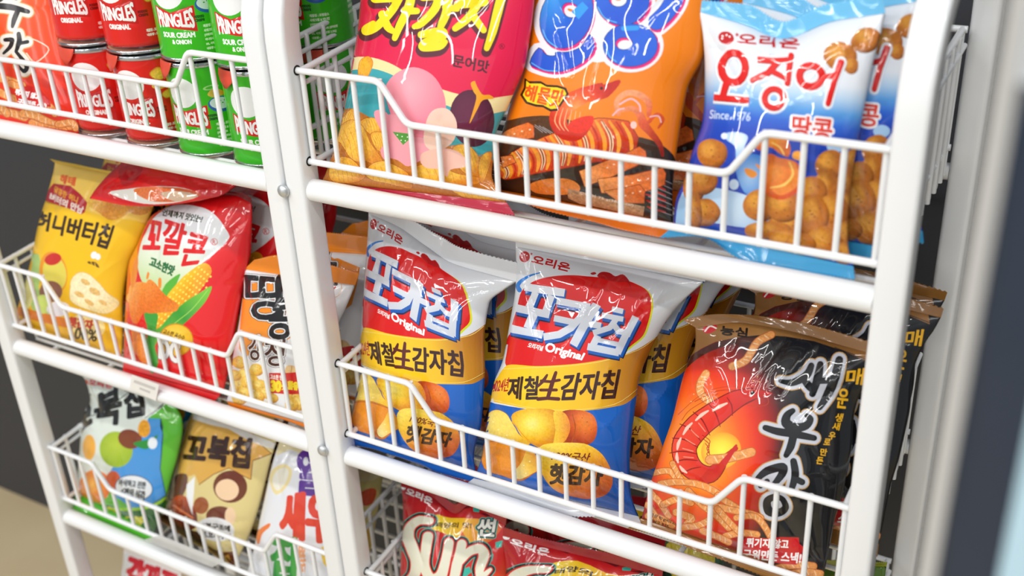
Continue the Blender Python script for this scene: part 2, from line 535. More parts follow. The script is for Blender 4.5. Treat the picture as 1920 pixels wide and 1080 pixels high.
# ------------------------------------------------------------------ turning print shapes into one coloured surface
def winding(C, contours):
    w = np.zeros(len(C), int)
    allp = np.concatenate(contours); lo = allp.min(0); hi = allp.max(0)
    idx = np.where((C[:, 0] > lo[0]) & (C[:, 0] < hi[0]) & (C[:, 1] > lo[1]) & (C[:, 1] < hi[1]))[0]
    if len(idx) == 0: return w
    P = C[idx]; ww = np.zeros(len(idx), int)
    for c in contours:
        l2, h2 = c.min(0), c.max(0)
        j = np.where((P[:, 0] > l2[0]) & (P[:, 0] < h2[0]) & (P[:, 1] > l2[1]) & (P[:, 1] < h2[1]))[0]
        if len(j) == 0: continue
        Q = P[j]; a = c; b = np.roll(c, -1, 0)
        y = Q[:, 1][:, None]; x = Q[:, 0][:, None]
        up = (a[:, 1] <= y) & (b[:, 1] > y); dn = (a[:, 1] > y) & (b[:, 1] <= y)
        cr = (b[:, 0] - a[:, 0]) * (y - a[:, 1]) - (x - a[:, 0]) * (b[:, 1] - a[:, 1])
        ww[j] += np.sum(up & (cr > 0), 1) - np.sum(dn & (cr < 0), 1)
    w[idx] = ww
    return w

def printed_mesh(name, U, V, layers, surf, ink, grid=2.4, back=5.0, umax=None):
    """layers: (contours in U,V millimetres, colour key index, grain); surf(U,V)->xyz; ink(layer index, uv)->rgb"""
    umax = umax or U
    pts = []; edges = []
    rngs = np.random.RandomState(5)
    us = np.arange(0, U + 1e-6, U / max(2, round(U / grid))); vs = np.linspace(0, V, max(2, round(V / grid)) + 1)
    G = [np.array([u, v]) for u in us for v in vs]
    if umax > U:
        ub = np.linspace(U, umax, max(3, round((umax - U) / back)) + 1)[1:]
        vb = vs[::2] if len(vs) % 2 else vs[::2]
        if vb[-1] != vs[-1]: vb = np.append(vb, vs[-1])
        G += [np.array([u, v]) for u in ub[:-1] for v in vb] + [np.array([umax, v]) for v in vs]
    pts = [tuple(g) for g in G]
    def closed(loop):
        n0 = len(pts)
        for q in loop: pts.append((float(q[0]), float(q[1])))
        m = len(loop)
        for i in range(m): edges.append((n0 + i, n0 + (i + 1) % m))
    closed([(0, 0), (umax, 0), (umax, V), (0, V)])
    for cs, _, _ in layers:
        for c in cs:
            d = np.hypot(*(c - np.roll(c, 1, 0)).T)
            c2 = c[d > 0.06]
            if len(c2) < 3 or (c2[:, 0].max() < 0) or (c2[:, 0].min() > umax) or (c2[:, 1].max() < 0) or (c2[:, 1].min() > V): continue
            closed(np.clip(c2, [-3, -3], [umax + 3, V + 3]))
    r = delaunay_2d_cdt([Vector(p) for p in pts], edges, [], 0, 1e-3)
    P = np.array([v[:] for v in r[0]]); T = np.array([f[:] for f in r[2]])
    C = P[T].mean(1)
    ok = (C[:, 0] > 0) & (C[:, 0] < umax) & (C[:, 1] > 0) & (C[:, 1] < V)
    ar = np.abs(np.cross(P[T[:, 1]] - P[T[:, 0]], P[T[:, 2]] - P[T[:, 0]]))
    ok &= ar > 1e-7
    T = T[ok]; C = C[ok]
    used = np.unique(T); remap = -np.ones(len(P), int); remap[used] = np.arange(len(used)); P = P[used]; T = remap[T]
    P[:, 0] = np.clip(P[:, 0], 0, umax); P[:, 1] = np.clip(P[:, 1], 0, V)
    a, b, c = P[T[:, 0]], P[T[:, 1]], P[T[:, 2]]
    fl = np.cross(b - a, c - a) < 0
    T[fl] = T[fl][:, ::-1]
    lay = -np.ones(len(T), int)
    for i, (cs, _, _) in enumerate(layers):
        cs = [c for c in cs if len(c) > 2]
        if cs: lay[winding(C, cs) > 0] = i
    col = np.ones((len(T), 3, 4))
    for i in np.unique(lay):
        m = lay == i
        q = P[T[m]].reshape(-1, 2)
        col[m, :, :3] = ink(i, q).reshape(-1, 3, 3)
        col[m, :, 3] = layers[i][2] if i >= 0 else 0
    X = surf(P)
    me = bpy.data.meshes.new(name)
    me.vertices.add(len(X)); me.vertices.foreach_set('co', X.astype(np.float32).ravel())
    me.loops.add(T.size); me.loops.foreach_set('vertex_index', T.ravel().astype(np.int32))
    me.polygons.add(len(T)); me.polygons.foreach_set('loop_start', np.arange(0, T.size, 3, dtype=np.int32))
    me.polygons.foreach_set('use_smooth', np.ones(len(T), bool))
    me.update(calc_edges=True)
    at = me.color_attributes.new('ink', 'FLOAT_COLOR', 'CORNER')
    at.data.foreach_set('color', np.clip(col, 0, 1).astype(np.float32).ravel())
    me.validate()
    # weld the side fold, then shade with normals taken from the surface itself
    if umax > U:
        e = 0.15
        def nrm(Q):
            a = surf(np.stack([np.clip(Q[:, 0] - e, 0, umax), Q[:, 1]], 1)); b = surf(np.stack([np.clip(Q[:, 0] + e, 0, umax), Q[:, 1]], 1))
            c = surf(np.stack([Q[:, 0], np.clip(Q[:, 1] - e, 0, V)], 1)); d = surf(np.stack([Q[:, 0], np.clip(Q[:, 1] + e, 0, V)], 1))
            n = np.cross(b - a, d - c); return n / np.maximum(np.linalg.norm(n, axis=1), 1e-12)[:, None]
        n = nrm(P)
        if len(n) == len(me.vertices): me.normals_split_custom_set_from_vertices([tuple(q) for q in n])
    return me

def grid_mesh(name, X, col=None, close=False):
    """X: (m,n,3) grid"""
    m, n = X.shape[:2]
    V = X.reshape(-1, 3); F = []
    for i in range(m - 1):
        for j in range(n - 1):
            F.append((i * n + j, i * n + j + 1, (i + 1) * n + j + 1, (i + 1) * n + j))
    me = bpy.data.meshes.new(name); me.from_pydata([tuple(v) for v in V], [], F)
    me.polygons.foreach_set('use_smooth', [True] * len(F))
    if col is not None:
        at = me.color_attributes.new('ink', 'FLOAT_COLOR', 'POINT')
        c = np.ones((len(V), 4)); c[:, :3] = col; c[:, 3] = 0
        at.data.foreach_set('color', c.astype(np.float32).ravel())
    me.update()
    return me

# ------------------------------------------------------------------ snack bags
def pchip(t, T, Y):
    T = np.asarray(T, float); Y = np.asarray(Y, float)
    h = np.diff(T); d = np.diff(Y, axis=0) / h[:, None]; n = len(T)
    m = np.zeros_like(Y); m[0] = d[0]; m[-1] = d[-1]
    for i in range(1, n - 1):
        k = d[i - 1] * d[i] > 0
        w1, w2 = 2 * h[i] + h[i - 1], h[i] + 2 * h[i - 1]
        with np.errstate(all='ignore'):
            hm = (w1 + w2) / (w1 / d[i - 1] + w2 / d[i])
        m[i] = np.where(k, hm, 0)
    i = np.clip(np.searchsorted(T, t) - 1, 0, n - 2); u = ((t - T[i]) / h[i])[:, None]; hh = h[i][:, None]
    return (2 * u**3 - 3 * u**2 + 1) * Y[i] + (u**3 - 2 * u**2 + u) * hh * m[i] + (-2 * u**3 + 3 * u**2) * Y[i + 1] + (u**3 - u**2) * hh * m[i + 1]

ZF = 0.0165
class Bag:
    def __init__(s, left, right, z, lean=14, T=44, top=None, bot=None, topmid=None, botmid=None, seed=1, back='#c8c8c8',
                 topc='#ffffff', botc='#ffffff', ncrease=1.0, base=None, flatk=0.0, plane=None, yaw=None, press=0.073):
        """left/right: edge points bottom to top in photo pixels; z: height of the bottom edge"""
        nz = np.array([0, 0, 1.0]); s.zf = z
        if plane is None:
            b0 = on_plane([left[0]], (0, 0, z), nz)[0]; b1 = on_plane([right[0]], (0, 0, z), nz)[0]
            ny = np.array([0, 1.0, 0])     # never in front of the basket wires
            if b0[1] < 0.009: b0 = on_plane([left[0]], (0, 0.009, 0), ny)[0]
            if b1[1] < 0.009: b1 = on_plane([right[0]], (0, 0.009, 0), ny)[0]
        else: b0, b1 = np.array(plane[0], float), np.array(plane[1], float)
        if yaw is not None:
            w = np.linalg.norm(b1 - b0); b1 = b0 + w * np.array([math.cos(math.radians(yaw)), math.sin(math.radians(yaw)), 0])
        ex = (b1 - b0); ex[2] = 0; ex /= np.linalg.norm(ex)
        ey = np.array([-ex[1], ex[0], 0])
        a = math.radians(lean)
        up = nz * math.cos(a) + ey * math.sin(a)
        n = np.cross(ex, up); n /= np.linalg.norm(n)       # points away from the viewer if lean back
        if n[1] > 0: n = -n                                # towards the viewer
        s.o = (b0 + b1) / 2 if plane is None else np.array(b0, float); s.ex, s.up, s.n = ex, up, n
        def loc(px):
            W = on_plane(px, s.o, n) - s.o
            return np.stack([W @ ex, W @ up], 1)
        s.Lp, s.Rp = loc(left), loc(right); s.loc = loc
        def par(P):
            d = np.r_[0, np.cumsum(np.hypot(*np.diff(P, axis=0).T))]; return d / d[-1]
        s.tL, s.tR = par(s.Lp), par(s.Rp)
        mid = np.array([0.0, 0.5, 1.0])
        w = np.hypot(*(pchip(mid, s.tR, s.Rp) - pchip(mid, s.tL, s.Lp)).T)
        hL = np.hypot(*np.diff(s.Lp, axis=0).T).sum(); hR = np.hypot(*np.diff(s.Rp, axis=0).T).sum()
        s.U = float(w.max() * 1000 * 1.08); s.V = float((hL + hR) / 2 * 1000 * 1.02); s.T = T / 1000
        s.topmid = loc(topmid) if topmid else None; s.botmid = loc(botmid) if botmid else None
        s.top, s.bot, s.back, s.topc, s.botc, s.base, s.flatk = top, bot, back, topc, botc, base, flatk; s.press = press
        R = np.random.RandomState(seed); cr = []
        K = int(11 * ncrease)
        for i in range(K):     # pleats running out of both seals
            x = R.uniform(0.04, 0.96); l = R.uniform(0.08, 0.24); dx = R.uniform(-.06, .06)
            cr.append((x, 1.0, x + dx, 1 - l, R.choice([-1, 1, 1]) * R.uniform(0.5, 1.5), R.uniform(2.2, 4.5)))
            x = R.uniform(0.04, 0.96); l = R.uniform(0.05, 0.2)
            cr.append((x, 0.0, x + R.uniform(-.06, .06), l, R.choice([-1, 1]) * R.uniform(0.4, 1.2), R.uniform(2, 4)))
        for i in range(int(9 * ncrease)):     # folds across the face
            x, y = R.uniform(0.05, 0.95), R.uniform(0.1, 0.9); an = R.uniform(0, np.pi); l = R.uniform(0.08, 0.26)
            cr.append((x, y, x + l * math.cos(an), y + l * math.sin(an) * .7, R.choice([-1, 1]) * R.uniform(0.5, 1.2), R.uniform(2.5, 5)))
        for sx in (0, 1):      # corner dents
            for ty in (0, 1):
                cr.append((sx, abs(ty - .05), abs(sx - .28), abs(ty - .3), -2.0, 6))
                cr.append((sx, abs(ty - .16), abs(sx - .16), abs(ty - .13), 1.4, 4))
        s.cr = cr
    def flat(s, sv, t):
        Lt = pchip(t, s.tL, s.Lp); Rt = pchip(t, s.tR, s.Rp)
        return Lt * (1 - sv)[:, None] + Rt * sv[:, None]
    def surf(s, P, crease=True):
        u = P[:, 0] / s.U; t = np.clip(P[:, 1] / s.V, 0, 1)
        front = u <= 1.0
        a = np.where(front, 2 * u - 1, 3 - 2 * u)
        g = np.clip(1 - np.abs(2 * t - 1) ** 3.0, 0, 1) ** 0.72
        k = 0.62 * np.minimum(g, 1)
        xx = (1 - k) * a + k * np.sin(np.pi / 2 * np.clip(a, -1, 1))
        sv = (xx + 1) / 2
        Q = s.flat(sv, t)
        for crv, sg in ((s.topmid, 1), (s.botmid, 0)):
            if crv is not None:
                tt = np.linspace(0, 1, len(crv)); sm = pchip(np.clip(sv, 0, 1), tt, crv)
                st = s.flat(np.clip(sv, 0, 1), np.full(len(sv), float(sg)))
                w = t ** 6 if sg else (1 - t) ** 6
                Q = Q + (sm - st) * w[:, None]
        c = np.clip(1 - np.abs(xx) ** 2.3, 0, 1) ** 0.62
        h = np.where(front, 1.0, -0.85) * s.T / 2 * g * c
        if crease:
            dz = np.zeros(len(P)); pu = sv * s.U; pv = t * s.V
            for (x0, y0, x1, y1, am, w) in s.cr:
                ax, ay, bx, by = x0 * s.U, y0 * s.V, x1 * s.U, y1 * s.V
                L2 = (bx - ax) ** 2 + (by - ay) ** 2
                q = np.clip(((pu - ax) * (bx - ax) + (pv - ay) * (by - ay)) / L2, 0, 1)
                d = np.hypot(pu - ax - q * (bx - ax), pv - ay - q * (by - ay))
                dz += am * np.exp(-np.sqrt(d * d + 0.35) / w)
            edge = np.clip(g * 2.2, 0, 1) * np.clip((1 - np.abs(xx)) * 6, 0, 1)
            h = h + np.where(front, 1, -1) * dz * 0.001 * edge
        W = Q[:, :1] * s.ex + Q[:, 1:] * s.up + h[:, None] * s.n
        # the film lies against the basket wires instead of passing through them
        if s.press:
            y = W[:, 1] + s.o[1]; z = W[:, 2] + s.o[2] - (s.zf - ZF)
            lim = np.where(front, 0.0047, 0.0062) - np.clip(z - s.press, 0, 1) * 0.9
            k = 0.0022
            W[:, 1] += k * np.logaddexp(0, (lim - y) / k)
        return W
    def px_of(s, P):
        return project(s.surf(P, False) + s.o)
    def uv_of(s, px):  # where on the film a point of the print lies
        px = np.asarray(px, float)
        if not hasattr(s, 'gp'):
            gu, gv = np.meshgrid(np.linspace(0, s.U, 45), np.linspace(0, s.V, 61)); s.gp = np.stack([gu.ravel(), gv.ravel()], 1)
            s.gx = s.px_of(s.gp)
        d = ((px[:, None, :] - s.gx[None]) ** 2).sum(2); P = s.gp[d.argmin(1)].copy()
        e = 0.3
        for it in range(5):
            P[:, 0] = np.clip(P[:, 0], 0.5, s.U - .5); P[:, 1] = np.clip(P[:, 1], .5, s.V - .5)
            f0 = s.px_of(P); fu = (s.px_of(P + [e, 0]) - f0) / e; fv = (s.px_of(P + [0, e]) - f0) / e
            r = px - f0; det = fu[:, 0] * fv[:, 1] - fu[:, 1] * fv[:, 0]; det = np.where(np.abs(det) < .2, .2 * np.sign(det + 1e-9), det)
            du = (r[:, 0] * fv[:, 1] - r[:, 1] * fv[:, 0]) / det; dv = (fu[:, 0] * r[:, 1] - fu[:, 1] * r[:, 0]) / det
            P = P + np.clip(np.stack([du, dv], 1), -12, 12)
        return np.clip(P, [-2, -2], [s.U + .0, s.V + 2])
    def build(s, name, label, cat='snack bag', layers=(), group=None, grid=2.4, mat='film', facecol='#ffffff', ref=None):
        root = thing(name, label, cat, tuple(s.o), group)
        U, V = s.U, s.V
        r = ref or s; ku, kv = U / r.U, V / r.V        # the same print on a bag of another bag's design
        px_of = lambda q: r.px_of(q / [ku, kv])
        lay = []
        for shp, colr, g in layers:
            shp = [c for c in shp if len(c) > 2]
            if not shp: continue
            cat_ = np.concatenate(shp); uv = r.uv_of(cat_) * [ku, kv]; k = 0; cs = []
            for c in shp:
                q = uv[k:k + len(c)]; k += len(c)
                cs.append(q)
            # photograph y points down, print v points up: restore the winding of the whole shape
            A = sum(np.sum(c[:, 0] * np.roll(c[:, 1], -1) - np.roll(c[:, 0], -1) * c[:, 1]) for c in cs)
            cs = [c[::-1] for c in cs]
            lay.append((cs, colr, g))
        fc = facecol; bc = lin(s.back)
        def ink(i, q):
            if i >= 0:
                c = lay[i][1]
                return c(px_of(q)) if callable(c) else np.tile(lin(c), (len(q), 1))
            f = q[:, 0] <= U + 1e-6
            # a triangle belongs to one side as a whole
            f = np.repeat((q[:, 0].reshape(-1, 3).mean(1) < U), 3)
            out = np.tile(bc, (len(q), 1))
            out[f] = fc(px_of(q[f])) if callable(fc) else lin(fc)
            return out
        me = printed_mesh(name + '_body', U, V, lay, s.surf, ink, grid=grid, umax=2 * U)
        body = link('bag_body', me, M[mat], root)
        for which in ('top', 'bot'):
            spec = getattr(s, which)
            if not spec: continue
            t = 1.0 if which == 'top' else 0.0
            n = 110; m = 15
            uu = np.linspace(0, U, n); E0 = s.surf(np.stack([uu, np.full(n, t * V)], 1), False)
            pts = spec['px']
            if 'y' in spec: Wp = on_plane(pts, (0, spec['y'], 0), np.array([0, 1.0, 0])) - s.o
            else: Wp = on_plane(pts, s.o + s.n * spec.get('out', 0), s.n) - s.o
            E1 = pchip(np.linspace(0, 1, n), np.linspace(0, 1, len(pts)), Wp)
            q = np.linspace(0, 1, m)[:, None, None]
            X = E0[None] * (1 - q) + E1[None] * q
            R = np.random.RandomState(int(U * 7) % 1000)
            ph = R.uniform(0, 6, 3); ss = np.linspace(0, 1, n)
            wav = spec.get('wave', 0.0016) * (np.sin(ss * 9 + ph[0]) + 0.6 * np.sin(ss * 17 + ph[1]) + .35 * np.sin(ss * 31 + ph[2]))
            X = X + (wav[None, :, None] * (q ** 1.2)) * s.n
            crimp = 0.00028 * np.sin(q * 2 * np.pi * 6.5)
            X = X + crimp * s.n
            zig = np.where(np.arange(n) % 2 == 0, 0.0006, -0.0006)
            dirn = (E1 - E0); dirn /= np.linalg.norm(dirn, axis=1)[:, None] + 1e-9
            X[-1] += dirn * zig[:, None]
            c = s.topc if which == 'top' else s.botc
            th = 0.00018
            X2 = np.concatenate([X + s.n * th, (X - s.n * th)[::-1]], 0)
            cc = np.tile(lin(c), (n, 1))
            back = np.tile(lin(spec.get('back', s.back)), (n, 1))
            colv = np.concatenate([np.tile(cc, (m, 1)), np.tile(back, (m, 1))])
            me = grid_mesh(which + '_seal', X2, colv)
            link('top_seal' if which == 'top' else 'bottom_seal', me, M['seal'], root)
        return root
# ------------------------------------------------------------------ bag shapes

Z0, Z1, Z2, Z3 = (t + ZF for t in TIER)
Bpink = Bag([(602, 342), (622, 300), (640, 235), (660, 130), (674, 40), (682, -60), (684, -150)],
            [(950, 380), (922, 325), (928, 262), (957, 190), (987, 110), (1000, 20), (1006, -70), (1010, -130)], Z0, 17, 46, seed=3, press=0.10,
            bot=dict(px=[(592, 362), (690, 382), (760, 390), (830, 380), (900, 396), (966, 404)], y=0.007, wave=.0006),
            back='#b8324a', botc='#c9143e', topc='#c9143e')
Bsquid = Bag([(922, 352), (917, 320), (932, 280), (958, 195), (982, 110), (992, 30), (1003, -60), (1012, -130)],
             [(1262, 418), (1262, 340), (1272, 260), (1288, 170), (1322, 96), (1330, 10), (1340, -60), (1345, -120)], Z0, 17, 46, seed=8,
             bot=dict(px=[(905, 352), (960, 372), (1035, 398), (1110, 415), (1180, 434), (1250, 447)], y=0.010, wave=.0006),
             back='#c05a10', botc='#e8720e', topc='#e8720e')
Bnut = Bag([(1262, 425), (1266, 380), (1284, 335), (1300, 280), (1318, 225), (1322, 130), (1318, 70), (1311, 22)],
           [(1600, 500), (1590, 460), (1592, 380), (1602, 300), (1618, 215), (1634, 130), (1650, 70), (1660, 25)], Z0, 17, 42, seed=12, press=0.10,
           topmid=[(1311, 22), (1395, 46), (1465, 72), (1560, 40), (1660, 25)],
           top=dict(px=[(1314, 0), (1400, 8), (1466, 40), (1550, 8), (1656, -6)], wave=.0008, back='#8cc8e8'),
           bot=dict(px=[(1236, 446), (1320, 445), (1390, 486), (1450, 502), (1530, 514), (1604, 524)], y=0.008, wave=.0008),
           back='#1d4fb4', topc='#66b8e4', botc='#3fa8dc')
Bchip = Bag([(888, 897), (903, 858), (914, 790), (926, 720), (944, 672), (957, 600), (966, 545), (967, 462)],
            [(1197, 968), (1183, 925), (1183, 830), (1196, 724), (1228, 640), (1262, 585), (1296, 550), (1322, 528)], Z1, 17, 46, seed=21,
            top=dict(px=[(967, 440), (1060, 452), (1150, 466), (1240, 482), (1324, 500)], wave=.0008, back='#9aa0a6'),
            bot=dict(px=[(873, 908), (940, 932), (1010, 958), (1070, 968), (1145, 972), (1205, 990)], y=0.009, wave=.0008, back='#c9ccd0'),
            back='#1b66c2', topc='#dfe2e6', botc='#d9dbe0')
Bchip2 = Bag([(655, 822), (657, 795), (667, 745), (678, 690), (677, 630), (682, 560), (688, 470), (691, 400)],
             [(893, 892), (889, 850), (903, 790), (909, 700), (909, 620), (917, 570), (945, 545), (969, 530)], Z1, 17, 42, seed=31, press=0.10,
             topmid=[(691, 400), (745, 424), (800, 462), (855, 496), (969, 528)],
             top=dict(px=[(694, 386), (756, 404), (815, 438), (872, 466), (970, 492)], wave=.001, back='#9aa0a6'),
             back='#1b66c2', topc='#dfe2e6', botc='#1b66c2',
             bot=dict(px=[(652, 832), (715, 846), (775, 868), (830, 888), (890, 905)], y=0.012, wave=.0008))
Bshrimp = Bag([(1203, 972), (1214, 925), (1240, 845), (1262, 780), (1277, 720), (1291, 676), (1303, 650), (1304, 614)],
              [(1542, 1092), (1563, 985), (1580, 925), (1596, 850), (1603, 770), (1622, 720), (1642, 690), (1654, 668)], Z1, 17, 44, seed=44, press=0.10,
              topmid=[(1304, 614), (1400, 606), (1500, 625), (1580, 648), (1654, 668)],
              top=dict(px=[(1279, 599), (1345, 589), (1411, 591), (1527, 611), (1660, 650)], wave=.0012, back='#9a6a2e'),
              bot=dict(px=[(1176, 991), (1250, 1010), (1340, 1045), (1440, 1085), (1540, 1115)], y=0.010, wave=.001, back='#b88848'),
              back='#17181b', topc='#93642e', botc='#9a6c36')
Bhoney = Bag([(30, 600), (31, 590), (44, 547), (62, 487), (77, 413), (90, 367), (100, 323), (103, 305)],
             [(228, 672), (230, 640), (229, 570), (240, 500), (260, 455), (283, 400), (298, 360), (305, 345)], Z1, 17, 44, seed=51, press=0.10,
             top=dict(px=[(95, 298), (160, 312), (215, 322), (310, 334)], wave=.0008, back='#c9a030'),
             bot=dict(px=[(28, 606), (90, 632), (160, 655), (228, 680)], y=0.016, wave=.0005),
             back='#d8a818', topc='#e2bb3c', botc='#e0b21e')
Bcorn = Bag([(230, 692), (234, 640), (238, 580), (243, 500), (261, 455), (285, 405), (318, 385)],
            [(412, 742), (420, 730), (434, 655), (448, 580), (460, 515), (470, 470), (473, 400), (472, 382)], Z1, 17, 46, seed=62,
            topmid=[(318, 385), (360, 372), (400, 363), (440, 366), (472, 382)],
            top=dict(px=[(322, 372), (365, 360), (405, 352), (445, 358), (470, 370)], out=-0.01, wave=.0006),
            bot=dict(px=[(232, 700), (290, 718), (350, 742), (398, 757)], y=0.008, wave=.0006),
            back='#b8161a', topc='#d01a1e', botc='#e02024')
Bpea = Bag([(425, 752), (432, 717), (442, 647), (452, 590), (457, 540), (458, 505)],
           [(582, 797), (590, 760), (602, 690), (618, 640), (645, 585), (666, 535)], Z1, 17, 38, seed=71, press=0.10,
           top=dict(px=[(477, 487), (530, 479), (600, 492), (674, 512)], wave=.0005, back='#d8721e'),
           bot=dict(px=[(432, 764), (490, 775), (540, 790), (584, 806)], y=0.010, wave=.0005),
           back='#d8dcde', topc='#f08a1e', botc='#ee8418')
Bgreen = Bag([(143, 925), (146, 895), (151, 850), (155, 800), (160, 770), (171, 750), (160, 712), (150, 700)],
             [(290, 1000), (307, 948), (322, 893), (334, 850), (342, 808), (340, 780), (332, 765), (330, 752)], Z2, 17, 40, seed=81, press=0.10,
             top=dict(px=[(134, 687), (200, 700), (270, 722), (335, 740)], wave=.0005),
             bot=dict(px=[(131, 955), (180, 985), (230, 1008), (282, 1022)], y=0.006, wave=.0005),
             back='#2f9a2a', topc='#cfe2d4', botc='#52b82c')
Bbrown = Bag([(300, 965), (309, 955), (326, 893), (336, 850), (345, 815), (352, 790), (360, 775)],
             [(440, 1056), (450, 1040), (480, 968), (498, 900), (508, 860), (515, 838), (519, 826)], Z2, 17, 40, seed=91,
             top=dict(px=[(366, 764), (420, 780), (470, 800), (524, 815)], wave=.0005),
             bot=dict(px=[(298, 975), (350, 1010), (400, 1040), (440, 1070)], y=0.008, wave=.0005),
             back='#c9b06a', topc='#d8d2c4', botc='#5a2a1a')
Bwhite = Bag([(462, 1075), (476, 1030), (490, 965), (500, 920), (509, 878), (518, 845), (524, 826)],
             [(625, 1135), (634, 1080), (645, 1010), (650, 950), (654, 910), (656, 880), (658, 868)], Z2, 17, 38, seed=95, press=0.10,
             top=dict(px=[(528, 814), (575, 826), (620, 840), (662, 856)], wave=.0005),
             back='#dfe0e4', topc='#e8dca8', botc='#e0dcc8')
Bsun = Bag([(752, 1275), (745, 1200), (750, 1120), (752, 1050), (756, 990), (755, 940), (752, 912)],
           [(1000, 1350), (985, 1270), (975, 1190), (962, 1110), (955, 1050), (950, 1005), (948, 985)], Z2, 17, 42, seed=101,
           topmid=[(752, 912), (800, 926), (850, 962), (885, 948), (948, 985)],
           top=dict(px=[(753, 898), (800, 910), (850, 944), (885, 934), (950, 970)], wave=.0005),
           back='#7a1018', topc='#a81820', botc='#a81820')
Bsun2 = Bag([(945, 1340), (940, 1260), (945, 1180), (948, 1110), (948, 1060), (945, 1030), (943, 1005)],
            [(1235, 1420), (1230, 1340), (1228, 1260), (1228, 1190), (1232, 1130), (1240, 1095), (1242, 1080)], Z2, 17, 42, seed=105,
            top=dict(px=[(944, 988), (1010, 1008), (1080, 1024), (1160, 1040), (1244, 1062)], wave=.0006),
            back='#7a1018', topc='#a81820', botc='#a81820')
Bred = Bag([(-130, 215), (-120, 170), (-110, 100), (-100, 0), (-95, -100), (-90, -160)],
           [(148, 254), (145, 215), (134, 160), (122, 110), (112, 60), (103, 0), (98, -70), (95, -130)], Z0, 17, 42, seed=111,
           bot=dict(px=[(-130, 222), (-40, 235), (60, 250), (150, 262)], y=0.012, wave=.0005),
           back='#c02818', topc='#d84018', botc='#e02a1c')
# ------------------------------------------------------------------ printed artwork, drawn where the photograph shows it
def frame(x0, y0, k):
    """points read off an enlarged part of the photograph"""
    def f(*p):
        if len(p) == 2 and np.isscalar(p[0]): return (x0 + p[0] / k, y0 + p[1] / k)
        return [(x0 + a / k, y0 + b / k) for a, b in p]
    return f
def crisp(points, c0='#fbd23c', c1='#e08a22', c2='#b8601a', g=0.5):
    """a printed potato crisp: golden middle, toasted rim, a few ridges"""
    p = np.array(points, float); c = p.mean(0); r = np.abs(p - c).max(0)
    out = [L(grow(blob(*points), 0.8), c2, g), L(blob(*points), radial(c[0] - r[0] * .2, c[1] - r[1] * .2, r[0] * 1.15, r[1] * 1.15, c0, c0, c1), g)]
    return out
def ridges(points, n=6, col='#e39a34', ang=0.3, w=0.9):
    p = np.array(points, float); c = p.mean(0); r = (p.max(0) - p.min(0)) / 2; out = []
    for i in range(n):
        t = (i + .5) / n * 2 - 1; h = math.sqrt(max(0, 1 - t * t)) * .8
        x = c[0] + t * r[0] * .85; d = r[1] * h
        out += stroke([(x - ang * d, c[1] - d), (x + 2, c[1]), (x + ang * d, c[1] + d)], w, sm=True)
    return L(out, col, 0.4)
def nut(cx, cy, rx, ry, rot=0, c0='#e09a38', c1='#bf7022', c2='#6e3610'):
    pts = []
    R = np.random.RandomState(int(abs(cx * 7 + cy)) % 9999)
    for i in range(10):
        a = 2 * math.pi * i / 10; k = 1 + R.uniform(-.07, .07)
        x, y = rx * k * math.cos(a), ry * k * math.sin(a); c, s = math.cos(math.radians(rot)), math.sin(math.radians(rot))
        pts.append((cx + c * x - s * y, cy + s * x + c * y))
    b = blob(*pts, k=4)
    o = [L(b, radial(cx - rx * .25, cy - ry * .3, rx * 1.35, ry * 1.35, c0, c0, c1, c1, c2), 0.4)]
    sp = []
    for i in range(5): sp += ell(cx + R.uniform(-.5, .6) * rx, cy + R.uniform(-.4, .7) * ry, rx * .06, ry * .04, R.uniform(0, 180), 8)
    o.append(L(sp, '#8a4a18', 0.2))
    return o
def fry(p, w=15, c='#f2a45c', c2='#c8662a', st='#fbd0a0'):
    p = np.array(p, float); q = smooth(p, 5, False)
    o = [L(stroke(p, w + 1.6, sm=True), c2, 0.5), L(stroke(p, w - 1.0, sm=True), c, 0.6)]
    s = []
    for i in range(2, len(q) - 1, 2):
        d = q[i] - q[i - 1]; d = d / (np.hypot(*d) + 1e-9); n = np.array([-d[1], d[0]]); t = d * w * .18
        s += stroke([q[i] - n * w * .34 - t, q[i] + n * w * .34 + t], [w * .10, w * .16], cap=False)
    return o + [L(s, st, 0.3)]
RED_LOGO = '#c01a20'
def logo_oval(cx, cy, rx, ry, col=RED_LOGO, star='#ffffff'):
    o = [L(ell(cx, cy, rx, ry, 15), col)]
    s = []
    for dx, dy in ((-.45, -.3), (.05, -.45), (.45, -.2), (-.5, .1)):
        s += ell(cx + dx * rx, cy + dy * ry, rx * .13, rx * .13, 0, 8)
    s2 = poly(*[(cx + rx * 1.35 + rx * .32 * (1 if i % 2 == 0 else .4) * math.cos(math.pi * i / 5 - 1.57), cy - ry * .5 + rx * .32 * (1 if i % 2 == 0 else .4) * math.sin(math.pi * i / 5 - 1.57)) for i in range(10)])
    return o + [L(s, star), L(s2, col)]

